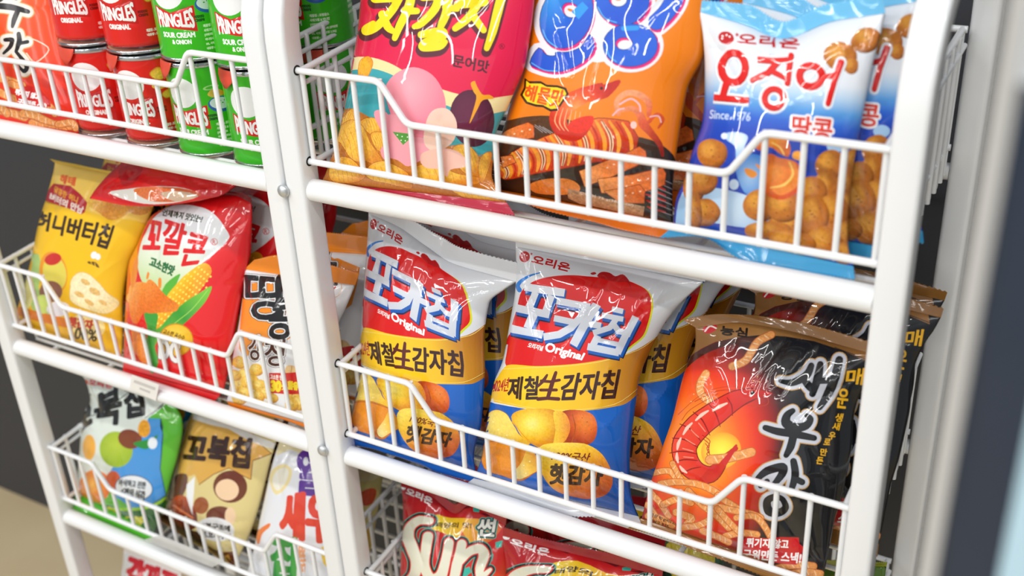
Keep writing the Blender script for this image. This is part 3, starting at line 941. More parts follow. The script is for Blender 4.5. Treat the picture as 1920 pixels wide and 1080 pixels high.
# ---- potato chip bag, red circle on white, yellow band, blue foot
P = frame(900, 440, 3.375); Q = frame(560, 680, 2.7)
redblob = P((165, 828), (170, 740), (185, 650), (205, 560), (232, 470), (262, 360), (330, 300), (430, 268), (560, 256), (680, 262), (800, 272), (900, 280), (985, 310), (1055, 350), (1085, 410), (1080, 480), (1062, 560), (1030, 640), (960, 700), (880, 760), (800, 790), (640, 822), (420, 838), (260, 838))
art_chip = [
    L(poly(*Q((880, 190), (975, 190), (1200, 240), (1400, 245), (1600, 215), (1760, 120), (1900, 60), (1900, 900), (700, 900), (700, 190))), linear((1000, 700), (1180, 900), '#135ab8', '#1262c2', '#0e4c9c')),
    L(blob(*[(x + 3.5, y + 1.5) for x, y in redblob], k=3), linear((950, 700), (1240, 560), '#f3e43a', '#b5d41c', '#e8e22a')),
    L(blob(*redblob, k=4), linear((1000, 520), (1120, 700), '#d4181a', '#dd1516', '#d81012')),
    L(blob(*P((745, 262), (770, 235), (820, 240), (860, 262), (905, 250), (945, 290), (958, 350), (935, 300), (880, 300), (800, 285)), k=3), '#b81a1e'),
    L(blob(*P((700, 244), (725, 236), (738, 246), (715, 254)), k=3), '#b81a1e'),
    L(stroke(P((250, 350), (240, 320), (270, 285), (320, 258), (385, 240)), [9, 8, 6, 3.5, 2], sm=True), '#2a7fd8'),
]
# band; its brown right end paints the shaded bag side into the ink
band = P((60, 1060), (98, 930), (150, 845), (200, 822), (350, 832), (500, 826), (650, 812), (800, 786), (920, 755), (1000, 722), (1070, 680), (1125, 640))
band2 = Q((1800, 90), (1728, 150), (1660, 205), (1600, 222), (1500, 238), (1400, 247), (1300, 247), (1200, 240), (1080, 218), (960, 192), (880, 170))
art_chip += [
    L(poly(*(list(smooth(band, 4, False)) + list(smooth(band2, 4, False)))), linear((930, 725), (1215, 690), '#eebd14', '#f8cd20', '#f6c81e', '#f3bf1c', '#c98a1e', '#a8661a')),
    L(stroke(Q((975, 186), (1200, 232), (1400, 239), (1600, 210), (1720, 130)), 0.9, sm=True), '#fbe27a'),
    L(stroke(P((150, 850), (350, 840), (500, 834), (650, 820), (800, 794), (1000, 730), (1110, 655)), 0.9, sm=True), '#fbe27a'),
]
def letters_chip(dx, dy, d):
    s = []
    A = lambda pts, w: stroke([(x / 3.375 + 900 + dx, y / 3.375 + 440 + dy) for x, y in pts], w / 3.375 + d, cap=False)
    s += A([(280, 330), (535, 368)], 50) + A([(350, 365), (308, 460)], 46) + A([(452, 385), (412, 495)], 46) + A([(226, 462), (440, 506)], 48)
    s += A([(338, 500), (300, 592)], 52) + A([(190, 590), (395, 634)], 50)
    s += A([(485, 418), (700, 456)], 44) + A([(672, 450), (640, 520), (575, 590), (500, 632), (400, 648)], 46) + A([(468, 528), (620, 560)], 40)
    s += A([(742, 440), (590, 700)], 54) + A([(680, 560), (765, 578)], 42)
    s += A([(835, 470), (905, 486)], 34) + A([(770, 508), (905, 536)], 34) + A([(865, 530), (820, 590), (715, 622)], 36) + A([(840, 560), (870, 612), (925, 622)], 36)
    s += A([(985, 520), (925, 640)], 46) + A([(745, 640), (700, 728)], 42) + A([(680, 708), (880, 748)], 44) + A([(725, 664), (900, 700)], 30) + A([(940, 600), (868, 752)], 46)
    return s
art_chip += [
    L(letters_chip(2.8, 6.0, 5.6), '#0a1f48'), L(letters_chip(2.0, 4.0, 4.0), '#155ab4'), L(letters_chip(0, 0, 0), linear((1000, 530), (1000, 660), '#e2e6ee', '#c9d0dc')),
    L(text('오리지널', P(310, 682), P(402, 706), P(300, 712), 0.35), '#f4f4f4'),
    L(text('Original', P(424, 682), P(664, 752), P(404, 752), 0.9, br=P(636, 806)), '#ffffff'),
]
art_chip += logo_oval(*P(281, 140), 9.5, 10.5)
art_chip += [L(text('오리온', P(340, 128), P(575, 185), P(322, 178), 0.8, br=P(560, 235)), RED_LOGO)]
art_chip += [
    L(text('2024년', Q(985, 82), Q(1066, 76), Q(975, 150), 0.5), '#b3241a'),
    L(text('제철', Q(1068, 74), Q(1216, 70), Q(1055, 186), 1.3, br=Q(1208, 184)), '#3c2117'),
    L(stroke(Q((1258, 62), (1240, 90), (1212, 120)), [4, 7, 4], sm=True) + stroke(Q((1228, 92), (1275, 96), (1320, 88)), 5.4) + stroke(Q((1302, 50), (1282, 110), (1262, 176)), [6, 8, 7], sm=True) + stroke(Q((1226, 138), (1305, 138)), 5.6) + stroke(Q((1212, 184), (1260, 180), (1316, 184)), [7, 6.5, 7]), '#5a1c14'),
    L(text('감자칩', Q(1345, 60), Q(1628, 36), Q(1318, 190), 1.5, br=Q(1600, 180)), '#46231c'),
    L(text('감자칩', Q(1345, 60), Q(1628, 36), Q(1318, 190), 0.9, br=Q(1600, 180)), '#3a1813'),
]
# crisps, sliced potato, round sticker
art_chip += crisp(Q((945, 300), (965, 255), (1005, 240), (1050, 260), (1075, 300), (1110, 360), (1170, 410), (1090, 430), (1000, 420), (930, 430)), '#fbe06a', '#f2bf2e', '#c07c1a', .25)
art_chip += crisp(Q((930, 430), (960, 395), (1050, 395), (1150, 420), (1205, 480), (1245, 520), (1190, 560), (1120, 598), (1030, 570), (950, 545), (925, 490)), '#ee9424', '#d8741c', '#9c4a12', .25)
art_chip += [L(blob(*Q((1165, 420), (1205, 475), (1245, 520), (1185, 560), (1118, 590), (1090, 560), (1130, 500)), k=4), linear(Q(1100, 560), Q(1230, 500), '#fff0a0', '#f8c848', '#e08a24'), 0.2)]
art_chip += [L(sum([ell(*Q(x, y), 1.6, 1.1, 0, 7) for x, y in ((1110, 290), (1150, 320), (1190, 290), (1230, 330), (1170, 360), (1240, 280), (1215, 380), (1260, 360), (985, 300), (1010, 340), (1050, 370), (980, 370), (1140, 520), (1170, 500), (1150, 560))], []), '#fff6b8', .2), L(stroke(Q((945, 405), (1000, 398), (1080, 405), (1160, 425)), 1.6, sm=True), '#b8641a')]
art_chip += [
    L(blob(*Q((1330, 250), (1420, 240), (1490, 265), (1512, 330), (1490, 400), (1420, 425), (1330, 420), (1300, 330)), k=4), radial(*Q(1450, 300), 40, 42, '#f08c3c', '#ee7a2a', '#d4561c', '#a83a12'), 0.3),
    L(sum([stroke(Q((1385 - i * 34, 262), (1400 - i * 34, 330), (1380 - i * 34, 410)), 2.4, sm=True) for i in range(4)], []), '#b8521c', 0.3),
    L(blob(*Q((1075, 275), (1120, 240), (1200, 232), (1290, 240), (1330, 290), (1320, 370), (1290, 430), (1220, 430), (1160, 400), (1110, 350)), k=4), radial(*Q(1180, 310), 52, 42, '#fff08a', '#fde04a', '#f4bc26', '#dc8a18'), 0.3),
    L(blob(*Q((1290, 250), (1350, 258), (1375, 330), (1345, 400), (1290, 420), (1300, 340)), k=4), linear(Q(1290, 330), Q(1375, 330), '#fbd23a', '#f08a2c'), 0.4),
    L(stroke(Q((1078, 300), (1120, 350), (1170, 400), (1220, 430)), 1.6, sm=True), '#e0a020'),
    L(blob(*Q((1205, 450), (1240, 415), (1330, 405), (1440, 412), (1520, 450), (1570, 520), (1588, 600), (1560, 665), (1480, 690), (1390, 680), (1290, 640), (1230, 560), (1212, 500)), k=4), linear(Q(1330, 410), Q(1470, 690), '#fbe05a', '#f6c62c', '#eda024', '#d46e1e', '#b84a16'), 0.3),
    L(text('100%국산', Q(1292, 446), Q(1478, 462), Q(1278, 494), 0.5, br=Q(1462, 508)), '#7a2a14'),
    L(text('햇감자', Q(1282, 512), Q(1540, 530), Q(1262, 612), 1.7, br=Q(1530, 622)), '#3a2415'),
    L(sum([ell(*Q(x, y), 1.0, .8, 0, 6) for x, y in ((1430, 640), (1480, 655), (1500, 630), (1400, 655), (1540, 600), (1520, 575), (1460, 300), (1480, 340), (1450, 360), (1435, 280))], []), '#8a3c14'),
]

# ---- hot shrimp snack bag, black and fiery red with gold top
R = frame(1180, 400, 2.595); S = frame(1120, 700, 2.842)
face_shrimp = radial(1312, 845, 215, 300, '#ffd83a', '#ffb42a', '#fd8820', '#f65c1a', '#e23418', '#a81c14', '#3c0f0f', '#18171a', '#17181b')
def face_shrimp2(p):
    c = face_shrimp(p)
    # the fire fades out along a slanting edge towards the black right side
    k = np.clip(((p[:, 0] - 1452) + (p[:, 1] - 800) * .22) / 34, 0, 1)[:, None]
    return c * (1 - k) + lin('#17181c') * k
art_shrimp = [
    L(poly(*R((200, 1000), (250, 760), (300, 700), (345, 660), (420, 625), (520, 605), (640, 592), (760, 600), (900, 622), (1040, 668), (1180, 730), (1300, 770), (1300, 300), (200, 300))), linear((1320, 620), (1640, 680), '#8e6230', '#a87840', '#7c5224', '#98693a')),  # lighter and darker browns paint reflections into the gold
    L(stroke(R((268, 745), (330, 690), (420, 645), (520, 622), (640, 612)), [10, 12, 12, 10, 6], sm=True), '#4a2018'),
    L(stroke(R((1000, 652), (1100, 690), (1200, 730), (1280, 760)), 1.3, sm=True), '#17181c'),
]
art_shrimp += fry(R((690, 590), (625, 625), (590, 680), (560, 720), (500, 745)), 14)
art_shrimp += fry(R((372, 780), (345, 830), (350, 880), (385, 915)), 14)
art_shrimp += [
    L(ell(1352, 845, 38, 34, -20), radial(1352, 845, 40, 36, '#fff04a', '#ffd83a', '#fb9a22')),
    L(stroke(S((520, 150), (640, 95), (780, 90), (830, 100)), 1.6, sm=True) + stroke(S((640, 110), (500, 190), (450, 250)), 1.2, sm=True) + stroke(S((905, 120), (910, 160), (870, 175), (800, 170)), 1.1, sm=True) + stroke(S((820, 90), (700, 70), (560, 110), (430, 220)), 1.0, sm=True), '#b83a14'),
    L(stroke(S((830, 112), (740, 140), (640, 205), (540, 280), (470, 370), (470, 450), (520, 520), (600, 540), (660, 490)), [22, 36, 45, 49, 49, 47, 41, 33, 20], sm=True, k=6), '#7c100e'),
    L(stroke(S((930, 108), (830, 112), (740, 140), (640, 205), (540, 280), (470, 370), (470, 450), (520, 520), (600, 540), (660, 490), (720, 410)), [2, 18, 32, 41, 45, 45, 43, 37, 29, 17, 8], sm=True, k=6), linear(S(450, 300), S(760, 420), '#ee4a30', '#dc2c1e', '#b81a14')),
    L(stroke(S((520, 600), (600, 545), (660, 470), (740, 400)), [6, 22, 16, 8], sm=True), '#c82018'),
    L(sum([stroke(S(*q), [1.5, 2.6, 1.5], sm=True) for q in (((385, 425), (455, 415), (530, 430)), ((395, 480), (460, 460), (535, 465)), ((400, 345), (470, 355), (535, 395)), ((440, 270), (500, 300), (555, 365)), ((510, 205), (560, 250), (600, 330)), ((590, 160), (630, 215), (655, 285)), ((440, 540), (500, 510), (550, 500)), ((690, 130), (715, 170), (720, 225)))], []), '#8c130f'),
    L(sum([stroke(S(*q), [3, 6.5, 3], sm=True) for q in (((690, 160), (650, 178), (615, 200)), ((590, 200), (555, 222), (525, 250)), ((505, 265), (478, 292), (458, 325)), ((445, 345), (432, 375), (426, 405)), ((424, 425), (424, 450), (430, 475)), ((440, 495), (455, 515), (475, 530)))], []), '#f9cbb8'),
    L(sum([stroke(S(*q), 2.0) for q in (((500, 300), (540, 340)), ((470, 350), (520, 380)), ((455, 400), (510, 415)), ((460, 445), (512, 450)), ((540, 265), (575, 310)))], []), '#f48a70'),
    L(sum([stroke(S((560 + i * 8, 330 + i * 22), (600 - i * 4, 360 + i * 18), (585 + i * 6, 395 + i * 14)), 1.6, sm=True) for i in range(5)], []), '#b8160f'),
    L(ell(*S(827, 104), 4.0, 4.0), '#1a0f0c'), L(ell(*S(823, 99), 1.2, 1.2), '#f4f4f4'),
    L(sum([ell(*S(x, y), 1.2, 1.2, 0, 8) for x, y in ((500, 150), (560, 130), (830, 40), (862, 46), (600, 60), (850, 20), (516, 110))], []), '#ffc890'),
]
art_shrimp += fry(S((600, 460), (700, 450), (820, 420)), 17)
art_shrimp += [L(stroke(S((600, 560), (680, 470), (740, 385)), [14, 12, 5], sm=True), '#cc2218')]
def brush(d, dx=0, dy=0):
    s = []; o = lambda pts: [(x + dx, y + dy) for x, y in pts]
    s += stroke(o(R((885, 742), (860, 790), (790, 825), (735, 815))), np.array([9, 13, 10, 4]) + d, sm=True) + stroke(o(R((845, 800), (880, 845), (895, 862))), np.array([10, 12, 8]) + d, sm=True)
    s += stroke(o(R((930, 735), (918, 800), (890, 880))), np.array([10, 13, 9]) + d, sm=True) + stroke(o(R((1022, 712), (1000, 800), (965, 880), (925, 945))), np.array([11, 15, 14, 8]) + d, sm=True) + stroke(o(R((925, 815), (985, 812))), 9 + d)
    s += stroke(o(S((1040, 200), (1010, 225), (1005, 265), (1050, 290), (1110, 280), (1135, 245), (1110, 225))), np.array([7, 11, 15, 14, 12, 9, 5]) + d, sm=True)
    s += stroke(o(S((895, 290), (960, 310), (1040, 322), (1155, 345))), np.array([8, 11, 12, 8]) + d, sm=True) + stroke(o(S((1045, 330), (1030, 390), (1005, 438))), np.array([12, 12, 7]) + d, sm=True)
    s += stroke(o(S((855, 560), (905, 520), (985, 500), (985, 535), (935, 600))), np.array([7, 12, 13, 12, 6]) + d, sm=True) + stroke(o(S((905, 575), (870, 600))), 7 + d)
    s += stroke(o(S((1045, 470), (1055, 540), (1035, 618))), np.array([10, 12, 8]) + d, sm=True) + stroke(o(S((1050, 560), (1092, 578))), 9 + d)
    s += stroke(o(S((950, 655), (905, 680), (912, 735), (965, 745), (1002, 715), (985, 672), (950, 655))), np.array([8, 11, 13, 12, 10, 8, 6]) + d, sm=True)
    return s
art_shrimp += [L(brush(19.5), '#c79a5a'), L(brush(15.8), '#c9ccd6'), L(ell(*S(1075, 238), 12, 9, 10), '#c9ccd6'), L(brush(3.2), '#15161a')]
Y = '#f0b41e'
art_shrimp += [
    L(text('매', R(1062, 760), R(1146, 755), R(1050, 838), 0.9), Y), L(text('운', R(1020, 852), R(1070, 858), R(1006, 944), 0.9), Y),
] + [L(text(ch, S(*a), S(*b), S(*c), 0.45), Y) for ch, a, b, c in (('생', (1275, 212), (1312, 216), (1265, 255)), ('새', (1258, 262), (1296, 264), (1250, 302)), ('우', (1238, 312), (1272, 315), (1230, 350)), ('로', (1212, 348), (1245, 350), (1205, 380)), ('만', (1192, 400), (1226, 404), (1185, 436)), ('든', (1172, 446), (1205, 450), (1164, 482)))]
for pts, w in ((((300, 530), (380, 520), (420, 560)), 22), (((400, 480), (430, 540), (450, 575)), 20), (((335, 590), (430, 580), (560, 600), (640, 640)), 24), (((290, 640), (340, 700), (380, 760)), 22), (((350, 700), (430, 670), (500, 690)), 24),
               (((480, 630), (560, 700), (640, 760), (700, 820)), 26), (((640, 650), (700, 690), (780, 740)), 22), (((560, 680), (680, 720), (800, 745), (870, 770)), 24), (((740, 770), (830, 760), (880, 800), (920, 870)), 22),
               (((420, 740), (500, 770), (480, 800)), 26), (((270, 760), (330, 770), (400, 810)), 24), (((450, 820), (540, 810), (600, 780)), 24), (((680, 870), (760, 850), (850, 860)), 24), (((560, 840), (640, 870), (700, 900)), 24), (((260, 700), (300, 740), (330, 800)), 20),
               (((960, 1040), (1060, 1020), (1150, 1030)), 26), (((1000, 1075), (1100, 1060), (1190, 1070)), 26), (((640, 720), (700, 790), (760, 850)), 22)):
    art_shrimp += fry(S(*pts), w / 1.9)
art_shrimp += [
    L(poly(*S((770, 900), (800, 868), (900, 880), (980, 872), (1070, 878), (1075, 910), (1110, 940), (1085, 960), (1105, 985), (1060, 1020), (960, 1012), (860, 990), (790, 975), (755, 940))), '#cf1a20'),
    L(text('튀기지 않고', S(797, 878), S(1020, 888), S(793, 925), 0.7), '#ffffff'), L(text('구워만든 스낵!', S(780, 938), S(1088, 958), S(775, 985), 0.8, br=S(1080, 1012)), '#ffffff'),
    L(text('중량 90 g(455 kcal)', S(290, 742), S(440, 800), S(284, 762), 0.15), '#2a140c'), L(text('생새우 8.3%', S(284, 772), S(385, 806), S(278, 792), 0.15), '#2a140c'),
    L(ell(*R(392, 560), 14, 8.5, -22), '#c8202a'), L(stroke(R((368, 574), (392, 549), (422, 559)), 3.0, sm=True), '#f2e6e0'),
    L(text('농심', R(448, 548), R(575, 560), R(444, 590), 1.0), '#16120e'),
]

# ---- pink bag: round pink shapes over crisps, yellow brush title
T = frame(560, 160, 4.155); U3 = frame(560, 0, 3.0)
face_pink = linear((700, 0), (760, 200), '#d80f3c', '#e0154a', '#e2164a')
art_pink = [
    L(poly(*(list(smooth([(600, 150), (652, 112), (690, 107), (730, 118), (770, 140), (830, 168), (900, 184), (950, 180), (1010, 172)], 4, False)) + [(1010, 420), (560, 420)])), '#f3dfa2'),
    L(poly(*(list(smooth([(600, 170), (650, 138), (690, 128), (730, 138), (770, 160), (830, 195), (900, 214), (950, 208), (1010, 200)], 4, False)) + [(1010, 420), (560, 420)])), '#3aa3ae'),
    L(poly(*(list(smooth([(600, 240), (640, 210), (662, 204), (700, 226), (740, 260), (800, 280), (860, 272), (905, 296), (960, 300)], 4, False)) + [(1010, 420), (560, 420)])), '#c9781f', 0.5),
]
for pts in (T((350, 260), (395, 195), (440, 190), (455, 280), (400, 320), (330, 340)), T((480, 280), (560, 250), (640, 290), (660, 380), (600, 400), (520, 350)), T((560, 380), (650, 370), (690, 450), (680, 520), (610, 500)),
            T((310, 400), (340, 310), (420, 270), (500, 330), (560, 450), (650, 580), (600, 620), (520, 590), (440, 590), (370, 520)), T((235, 700), (250, 620), (320, 560), (400, 570), (470, 630), (520, 700), (460, 750), (360, 760), (270, 750)),
            T((520, 690), (560, 620), (660, 590), (780, 640), (860, 700), (880, 800), (790, 790), (680, 760), (580, 740)), T((1200, 480), (1310, 465), (1390, 540), (1430, 640), (1400, 720), (1290, 680), (1220, 580)),
            T((900, 650), (960, 620), (1090, 630), (1240, 690), (1400, 720), (1380, 770), (1220, 770), (1060, 740), (940, 720)), T((1180, 800), (1300, 800), (1480, 850), (1600, 925), (1500, 935), (1300, 880)), T((1420, 560), (1500, 520), (1490, 620), (1430, 760), (1400, 700))):
    art_pink += crisp(pts, '#f8c044', '#e08a26', '#a85416') + [ridges(pts, 7, '#e08e2c')]
art_pink += crisp([(672, 140), (675, 115), (690, 106), (699, 118), (690, 142), (680, 152)], '#fbb62a', '#f09a1e', '#d87c14')
art_pink += [
    L(ell(885, 222, 42, 54, -8), radial(880, 215, 46, 56, '#6d2444', '#64203e', '#4d1630')),
    L(blob((900, 150), (883, 155), (888, 172), (893, 185), (880, 232), (895, 205), (905, 188), (925, 185), (918, 178), (903, 176), (890, 150), k=4), '#f6a51c'),
    L(blob((728, 200), (722, 165), (742, 138), (775, 126), (810, 140), (832, 175), (835, 215), (822, 250), (790, 258), (750, 252), k=4), radial(768, 165, 62, 80, '#f7a9b4', '#f397a6', '#ee8498')),
    L(blob((700, 215), (712, 206), (728, 215), (735, 245), (745, 262), (738, 290), (722, 300), (713, 282), (722, 262), k=4), '#f09aa8'),
    L(blob((715, 225), (740, 215), (775, 240), (770, 268), (735, 272), k=4), '#f19dab'), L(blob((742, 262), (800, 260), (812, 290), (790, 300), (765, 312), (745, 300), (718, 290), k=4), '#f3a0ae'),
    L(blob((800, 225), (815, 205), (840, 205), (856, 230), (850, 262), (820, 285), (795, 268), k=4), '#f6cdb9'),
    L(blob((795, 285), (835, 278), (865, 290), (872, 312), (845, 318), (838, 332), (825, 318), (800, 315), (788, 302), k=4), '#f3bfae'),
    L(poly((736, 247), (778, 252), (756, 272)), '#4b9a3a'), L(sum([ell(x, y, 1.3, 1.3, 0, 8) for x, y in ((745, 253), (754, 256), (764, 257), (752, 263), (760, 264))], []), '#eef4e0'),
]
def title_pink(d, dx=0, dy=0):
    s = []; o = lambda pts: [(x + dx, y + dy) for x, y in pts]
    B = lambda pts, w: stroke(o(U3(*pts)), np.array(w) + d, sm=True)
    s += B([(430, -10), (560, -18)], [15, 15]) + B([(560, -10), (520, 60), (440, 150), (380, 180), (372, 160), (420, 130)], [15, 14, 12, 10, 8, 7]) + B([(470, 80), (500, 150), (530, 175)], [12, 12, 8])
    s += B([(640, -60), (620, 40), (570, 140), (540, 215)], [14, 14, 12, 8]) + B([(600, 60), (665, 62)], [12, 9])
    s += B([(700, -20), (780, -20), (765, 50), (690, 130), (650, 150)], [14, 15, 14, 12, 7]) + B([(850, -80), (835, 60), (800, 150)], [14, 14, 9]) + B([(830, 40), (890, 50)], [12, 8])
    s += B([(690, 195), (800, 175), (810, 205), (720, 235), (700, 265), (790, 260), (825, 235)], [11, 12, 12, 12, 13, 12, 7])
    s += B([(960, -50), (1010, -40)], [12, 12]) + B([(900, 25), (1040, 10)], [13, 13]) + B([(1000, 20), (950, 100), (880, 160)], [14, 13, 9]) + B([(980, 90), (1040, 170)], [12, 9])
    s += B([(1150, -60), (1120, 60), (1090, 180), (1058, 272)], [15, 15, 13, 8])
    return s
art_pink += [L(title_pink(11, -1, 7), '#5a1c2c'), L(title_pink(2.8), '#f7df12'), L(text('문어맛', U3(872, 305), U3(1075, 345), U3(862, 372), 0.8, br=U3(1062, 412)), '#521828'), L(ell(941, 87, 5.5, 5.5) , '#8a1430'), L(ell(941, 87, 4.4, 4.4), '#e0154a'), L(text('R', (938.6, 84), (944, 84), (938.6, 90), .2), '#8a1430')]

# ---- orange seafood bag with fat blue letters
V6 = frame(920, 0, 4.5); X4 = frame(900, 180, 3.857)
face_squid = linear((1000, 0), (1290, 240), '#ee7c10', '#f08412', '#ea7a10')
def ring(c, rx, ry, hx, hy, rot=0):
    """a fat printed ring with a hole"""
    return [ell(c[0], c[1], rx, ry, rot, 32)[0], ell(c[0] + hx[0], c[1] + hx[1], hy[0], hy[1], rot, 24)[0][::-1]]
def oing(d, dx=0, dy=0):
    def c(v): return (V6(*v)[0] + dx, V6(*v)[1] + dy)
    s = []
    def rg(cc, rx, ry, hc, hr, rot):
        a = c(cc); h = c(hc); return ell(a[0], a[1], rx + d, ry + d, rot, 32) + ([ell(h[0], h[1], max(hr[0] - d, .5), max(hr[1] - d, .5), rot, 22)[0][::-1]] if hr[0] - d > 1 else [])
    parts = [rg((640, 130), 48, 63, (670, 85), (18, 14), 20), rg((1110, -10), 50, 49, (1075, -5), (17, 14), 0), rg((1178, 380), 51, 40, (1125, 368), (16.5, 12), 0)]
    base = blob(*[c(v) for v in ((405, 405), (332, 528), (400, 575), (520, 605), (640, 590), (780, 520), (872, 405), (835, 292), (762, 395), (650, 440), (552, 440), (545, 470), (470, 465))], k=3)
    parts.append(grow(base, d) if d else base)
    parts.append(stroke([c(v) for v in ((1560, -120), (1545, -20), (1480, 100), (1375, 200))], np.array([34, 34, 32, 30]) + 2 * d, sm=True, cap=False))
    return parts
def many(parts, col, g=0): return [L(p, col, g) for p in parts]
blueg = linear(V6(500, 0), V6(900, 560), '#2f8fe0', '#2160d2', '#1f52cc', '#2460d6')
art_squid = many(oing(11.5), '#e6e8ee') + [L(ell(*V6(900, 300), 60, 50), '#e6e8ee')] + many(oing(2.2, 2.6, 3.2), '#e6207c') + many(oing(1.1), '#10245e') + many(oing(0), blueg)
art_squid += [
    L(stroke(V6((440, 250), (480, 340), (560, 400)), 2.2, sm=True) + stroke(V6((345, 530), (450, 590), (560, 600)), 2, sm=True) + stroke(V6((975, 380), (1000, 470), (1060, 520)), 2.0, sm=True) + stroke(V6((905, 60), (960, 150), (1060, 190)), 2, sm=True), '#58b0f0'),
    L(stroke(V6((710, 130), (800, 40)), [20, 16], cap=False) + stroke(V6((1120, 240), (1230, 235)), [9, 9]) , '#2f97e6'),
    L(poly(*(list(smooth([(900, 250), (935, 232), (985, 219), (1040, 218), (1090, 232), (1150, 250), (1220, 262), (1262, 290), (1275, 330)], 4, False)) + [(1290, 460), (880, 460)])), linear((940, 240), (960, 400), '#5a371a', '#2e221a', '#1d1a18'), 0.4),
    L(sum([stroke(X4((1200 + i * 4, 560 + i * 42), (1290, 590 + i * 40), (1400, 640 + i * 38)), 1.3, sm=True) for i in range(7)], []), '#9a8f92'),
    L(sum([stroke(X4((1180 + i * 6, 580 + i * 44), (1260, 600 + i * 44), (1340, 640 + i * 40)), [2.2, 3.6, 2.2], sm=True) for i in range(6)], []), '#b81f16'),
    L(sum([stroke(X4((30, 500 + i * 38), (70, 525 + i * 38), (120, 540 + i * 34)), 1.1, sm=True) for i in range(5)], []) + sum([stroke(X4((360 + i * 30, 200 + 8 * i), (450 + i * 30, 262 + 5 * i)), 1.2) for i in range(4)], []), '#a8a2a2'),
]
# rolled grilled squid with cream stripes
cl_ = smooth([(938, 322), (975, 305), (1020, 290), (1070, 276), (1125, 262), (1182, 262)], 5, False)
hw_ = np.interp(np.linspace(0, 1, len(cl_)), [0, .15, .4, .8, 1], [14, 24, 31, 40, 34])
top_ = [(c[0] - 4, c[1] - h) for c, h in zip(cl_, hw_)]; bot_ = [(c[0] + 6, c[1] + h) for c, h in zip(cl_, hw_)]
art_squid += [L(grow(poly(*(top_ + [(1196, 258)] + bot_[::-1] + [(928, 325)])), 1.5), '#8a2410', .4), L(poly(*(top_ + [(1196, 258)] + bot_[::-1] + [(928, 325)])), linear((1040, 240), (1080, 330), '#f28434', '#dd4a1a', '#a8260f'), 0.4)]
def bands(step, off, w, col, g=.3, k=.92):
    o = []
    for i in range(off, len(cl_) - 1, step):
        c = cl_[i]; h = hw_[i] * k
        o += stroke([(c[0] - 9, c[1] - h), (c[0] + 5, c[1] - h * .3), (c[0] + 9, c[1] + h * .35), (c[0] + 5, c[1] + h)], [w * .5, w, w, w * .45], sm=True, cap=False)
    return L(o, col, g)
art_squid += [bands(2, 0, 7.5, '#f6a030'), bands(4, 1, 7.0, '#f8dcae', .2, .88), bands(2, 1, 2.6, '#8e1a0c'), bands(4, 3, 4.5, '#c42c10')]
# prawn on top, squid arms
art_squid += [
    L(stroke(V6((1080, 690), (960, 770), (830, 800)), [8, 26, 26], sm=True) + stroke([(1128, 158), (1095, 178), (1062, 196), (1046, 222), (1056, 246), (1078, 254), (1096, 244), (1108, 226)], [6, 30, 36, 34, 28, 22, 15, 8], sm=True), radial(1080, 200, 70, 60, '#fb9a4e', '#f2642c', '#dd3a18', '#c42412'), 0.3),
    L(sum([stroke([(1048 + i * 8, 200 + i * 2), (1040 + i * 9, 226 + i * 3), (1050 + i * 8, 244 + i)], [1, 2.4, 1], sm=True) for i in range(6)], []), '#fbb27a'),
    L(ell(*V6(935, 745), 3, 3), '#3a1208'),
    L(blob(*X4((650, 190), (740, 150), (820, 150), (800, 230), (720, 270), (650, 250)), k=4), '#e8321a', 0.3),
    L(stroke(X4((1000, 130), (990, 40), (1060, -20), (1150, -10), (1220, 50), (1220, 140)), [8, 10, 11, 12, 12, 8], sm=True) + stroke(X4((1000, 110), (1100, 90), (1160, 140), (1180, 200), (1230, 260), (1300, 350), (1320, 430)), [6, 10, 14, 18, 14, 10, 6], sm=True) + stroke(X4((1220, 190), (1280, 130), (1325, 170), (1290, 230)), [7, 6, 6, 4], sm=True), linear(X4(1050, 0), X4(1280, 400), '#f0a070', '#e0562c', '#8e1c14'), 0.4),
    L(stroke(X4((1010, 60), (1090, 20), (1150, 60), (1160, 110)), 3.4, sm=True) + stroke(X4((960, 140), (1000, 100), (1040, 90)), 3, sm=True) + stroke(X4((1230, 150), (1290, 145), (1310, 190)), 2.6, sm=True), '#e6b4bc'),
    L(ell(*X4(1110, 210), 6, 7), '#f4c6bc'),
]
for a in (((135, 280), (345, 192), (380, 215), (385, 300), (180, 345)), ((720, 545), (1150, 368), (1195, 400), (1205, 470), (760, 655)), ((852, 602), (1320, 520), (1342, 560), (1335, 640), (1130, 705), (880, 700)), ((900, 690), (1155, 642), (1190, 690), (1185, 775), (1010, 770)), ((150, 440), (230, 430), (260, 480), (160, 520))):
    q = X4(*a); c = np.mean(q, 0)
    art_squid += [L(grow(poly(*q), 1.2), '#8e3410', 0.4), L(poly(*q), linear(q[0], q[2], '#f7a35c', '#ee8038', '#e26a2a'), 0.6), L(sum([ell(c[0] + dx, c[1] + dy, 2.2, 1.5, -15, 8) for dx, dy in ((-22, 8), (-10, 2), (4, -3), (18, -6))], []), '#fbd4b0')]
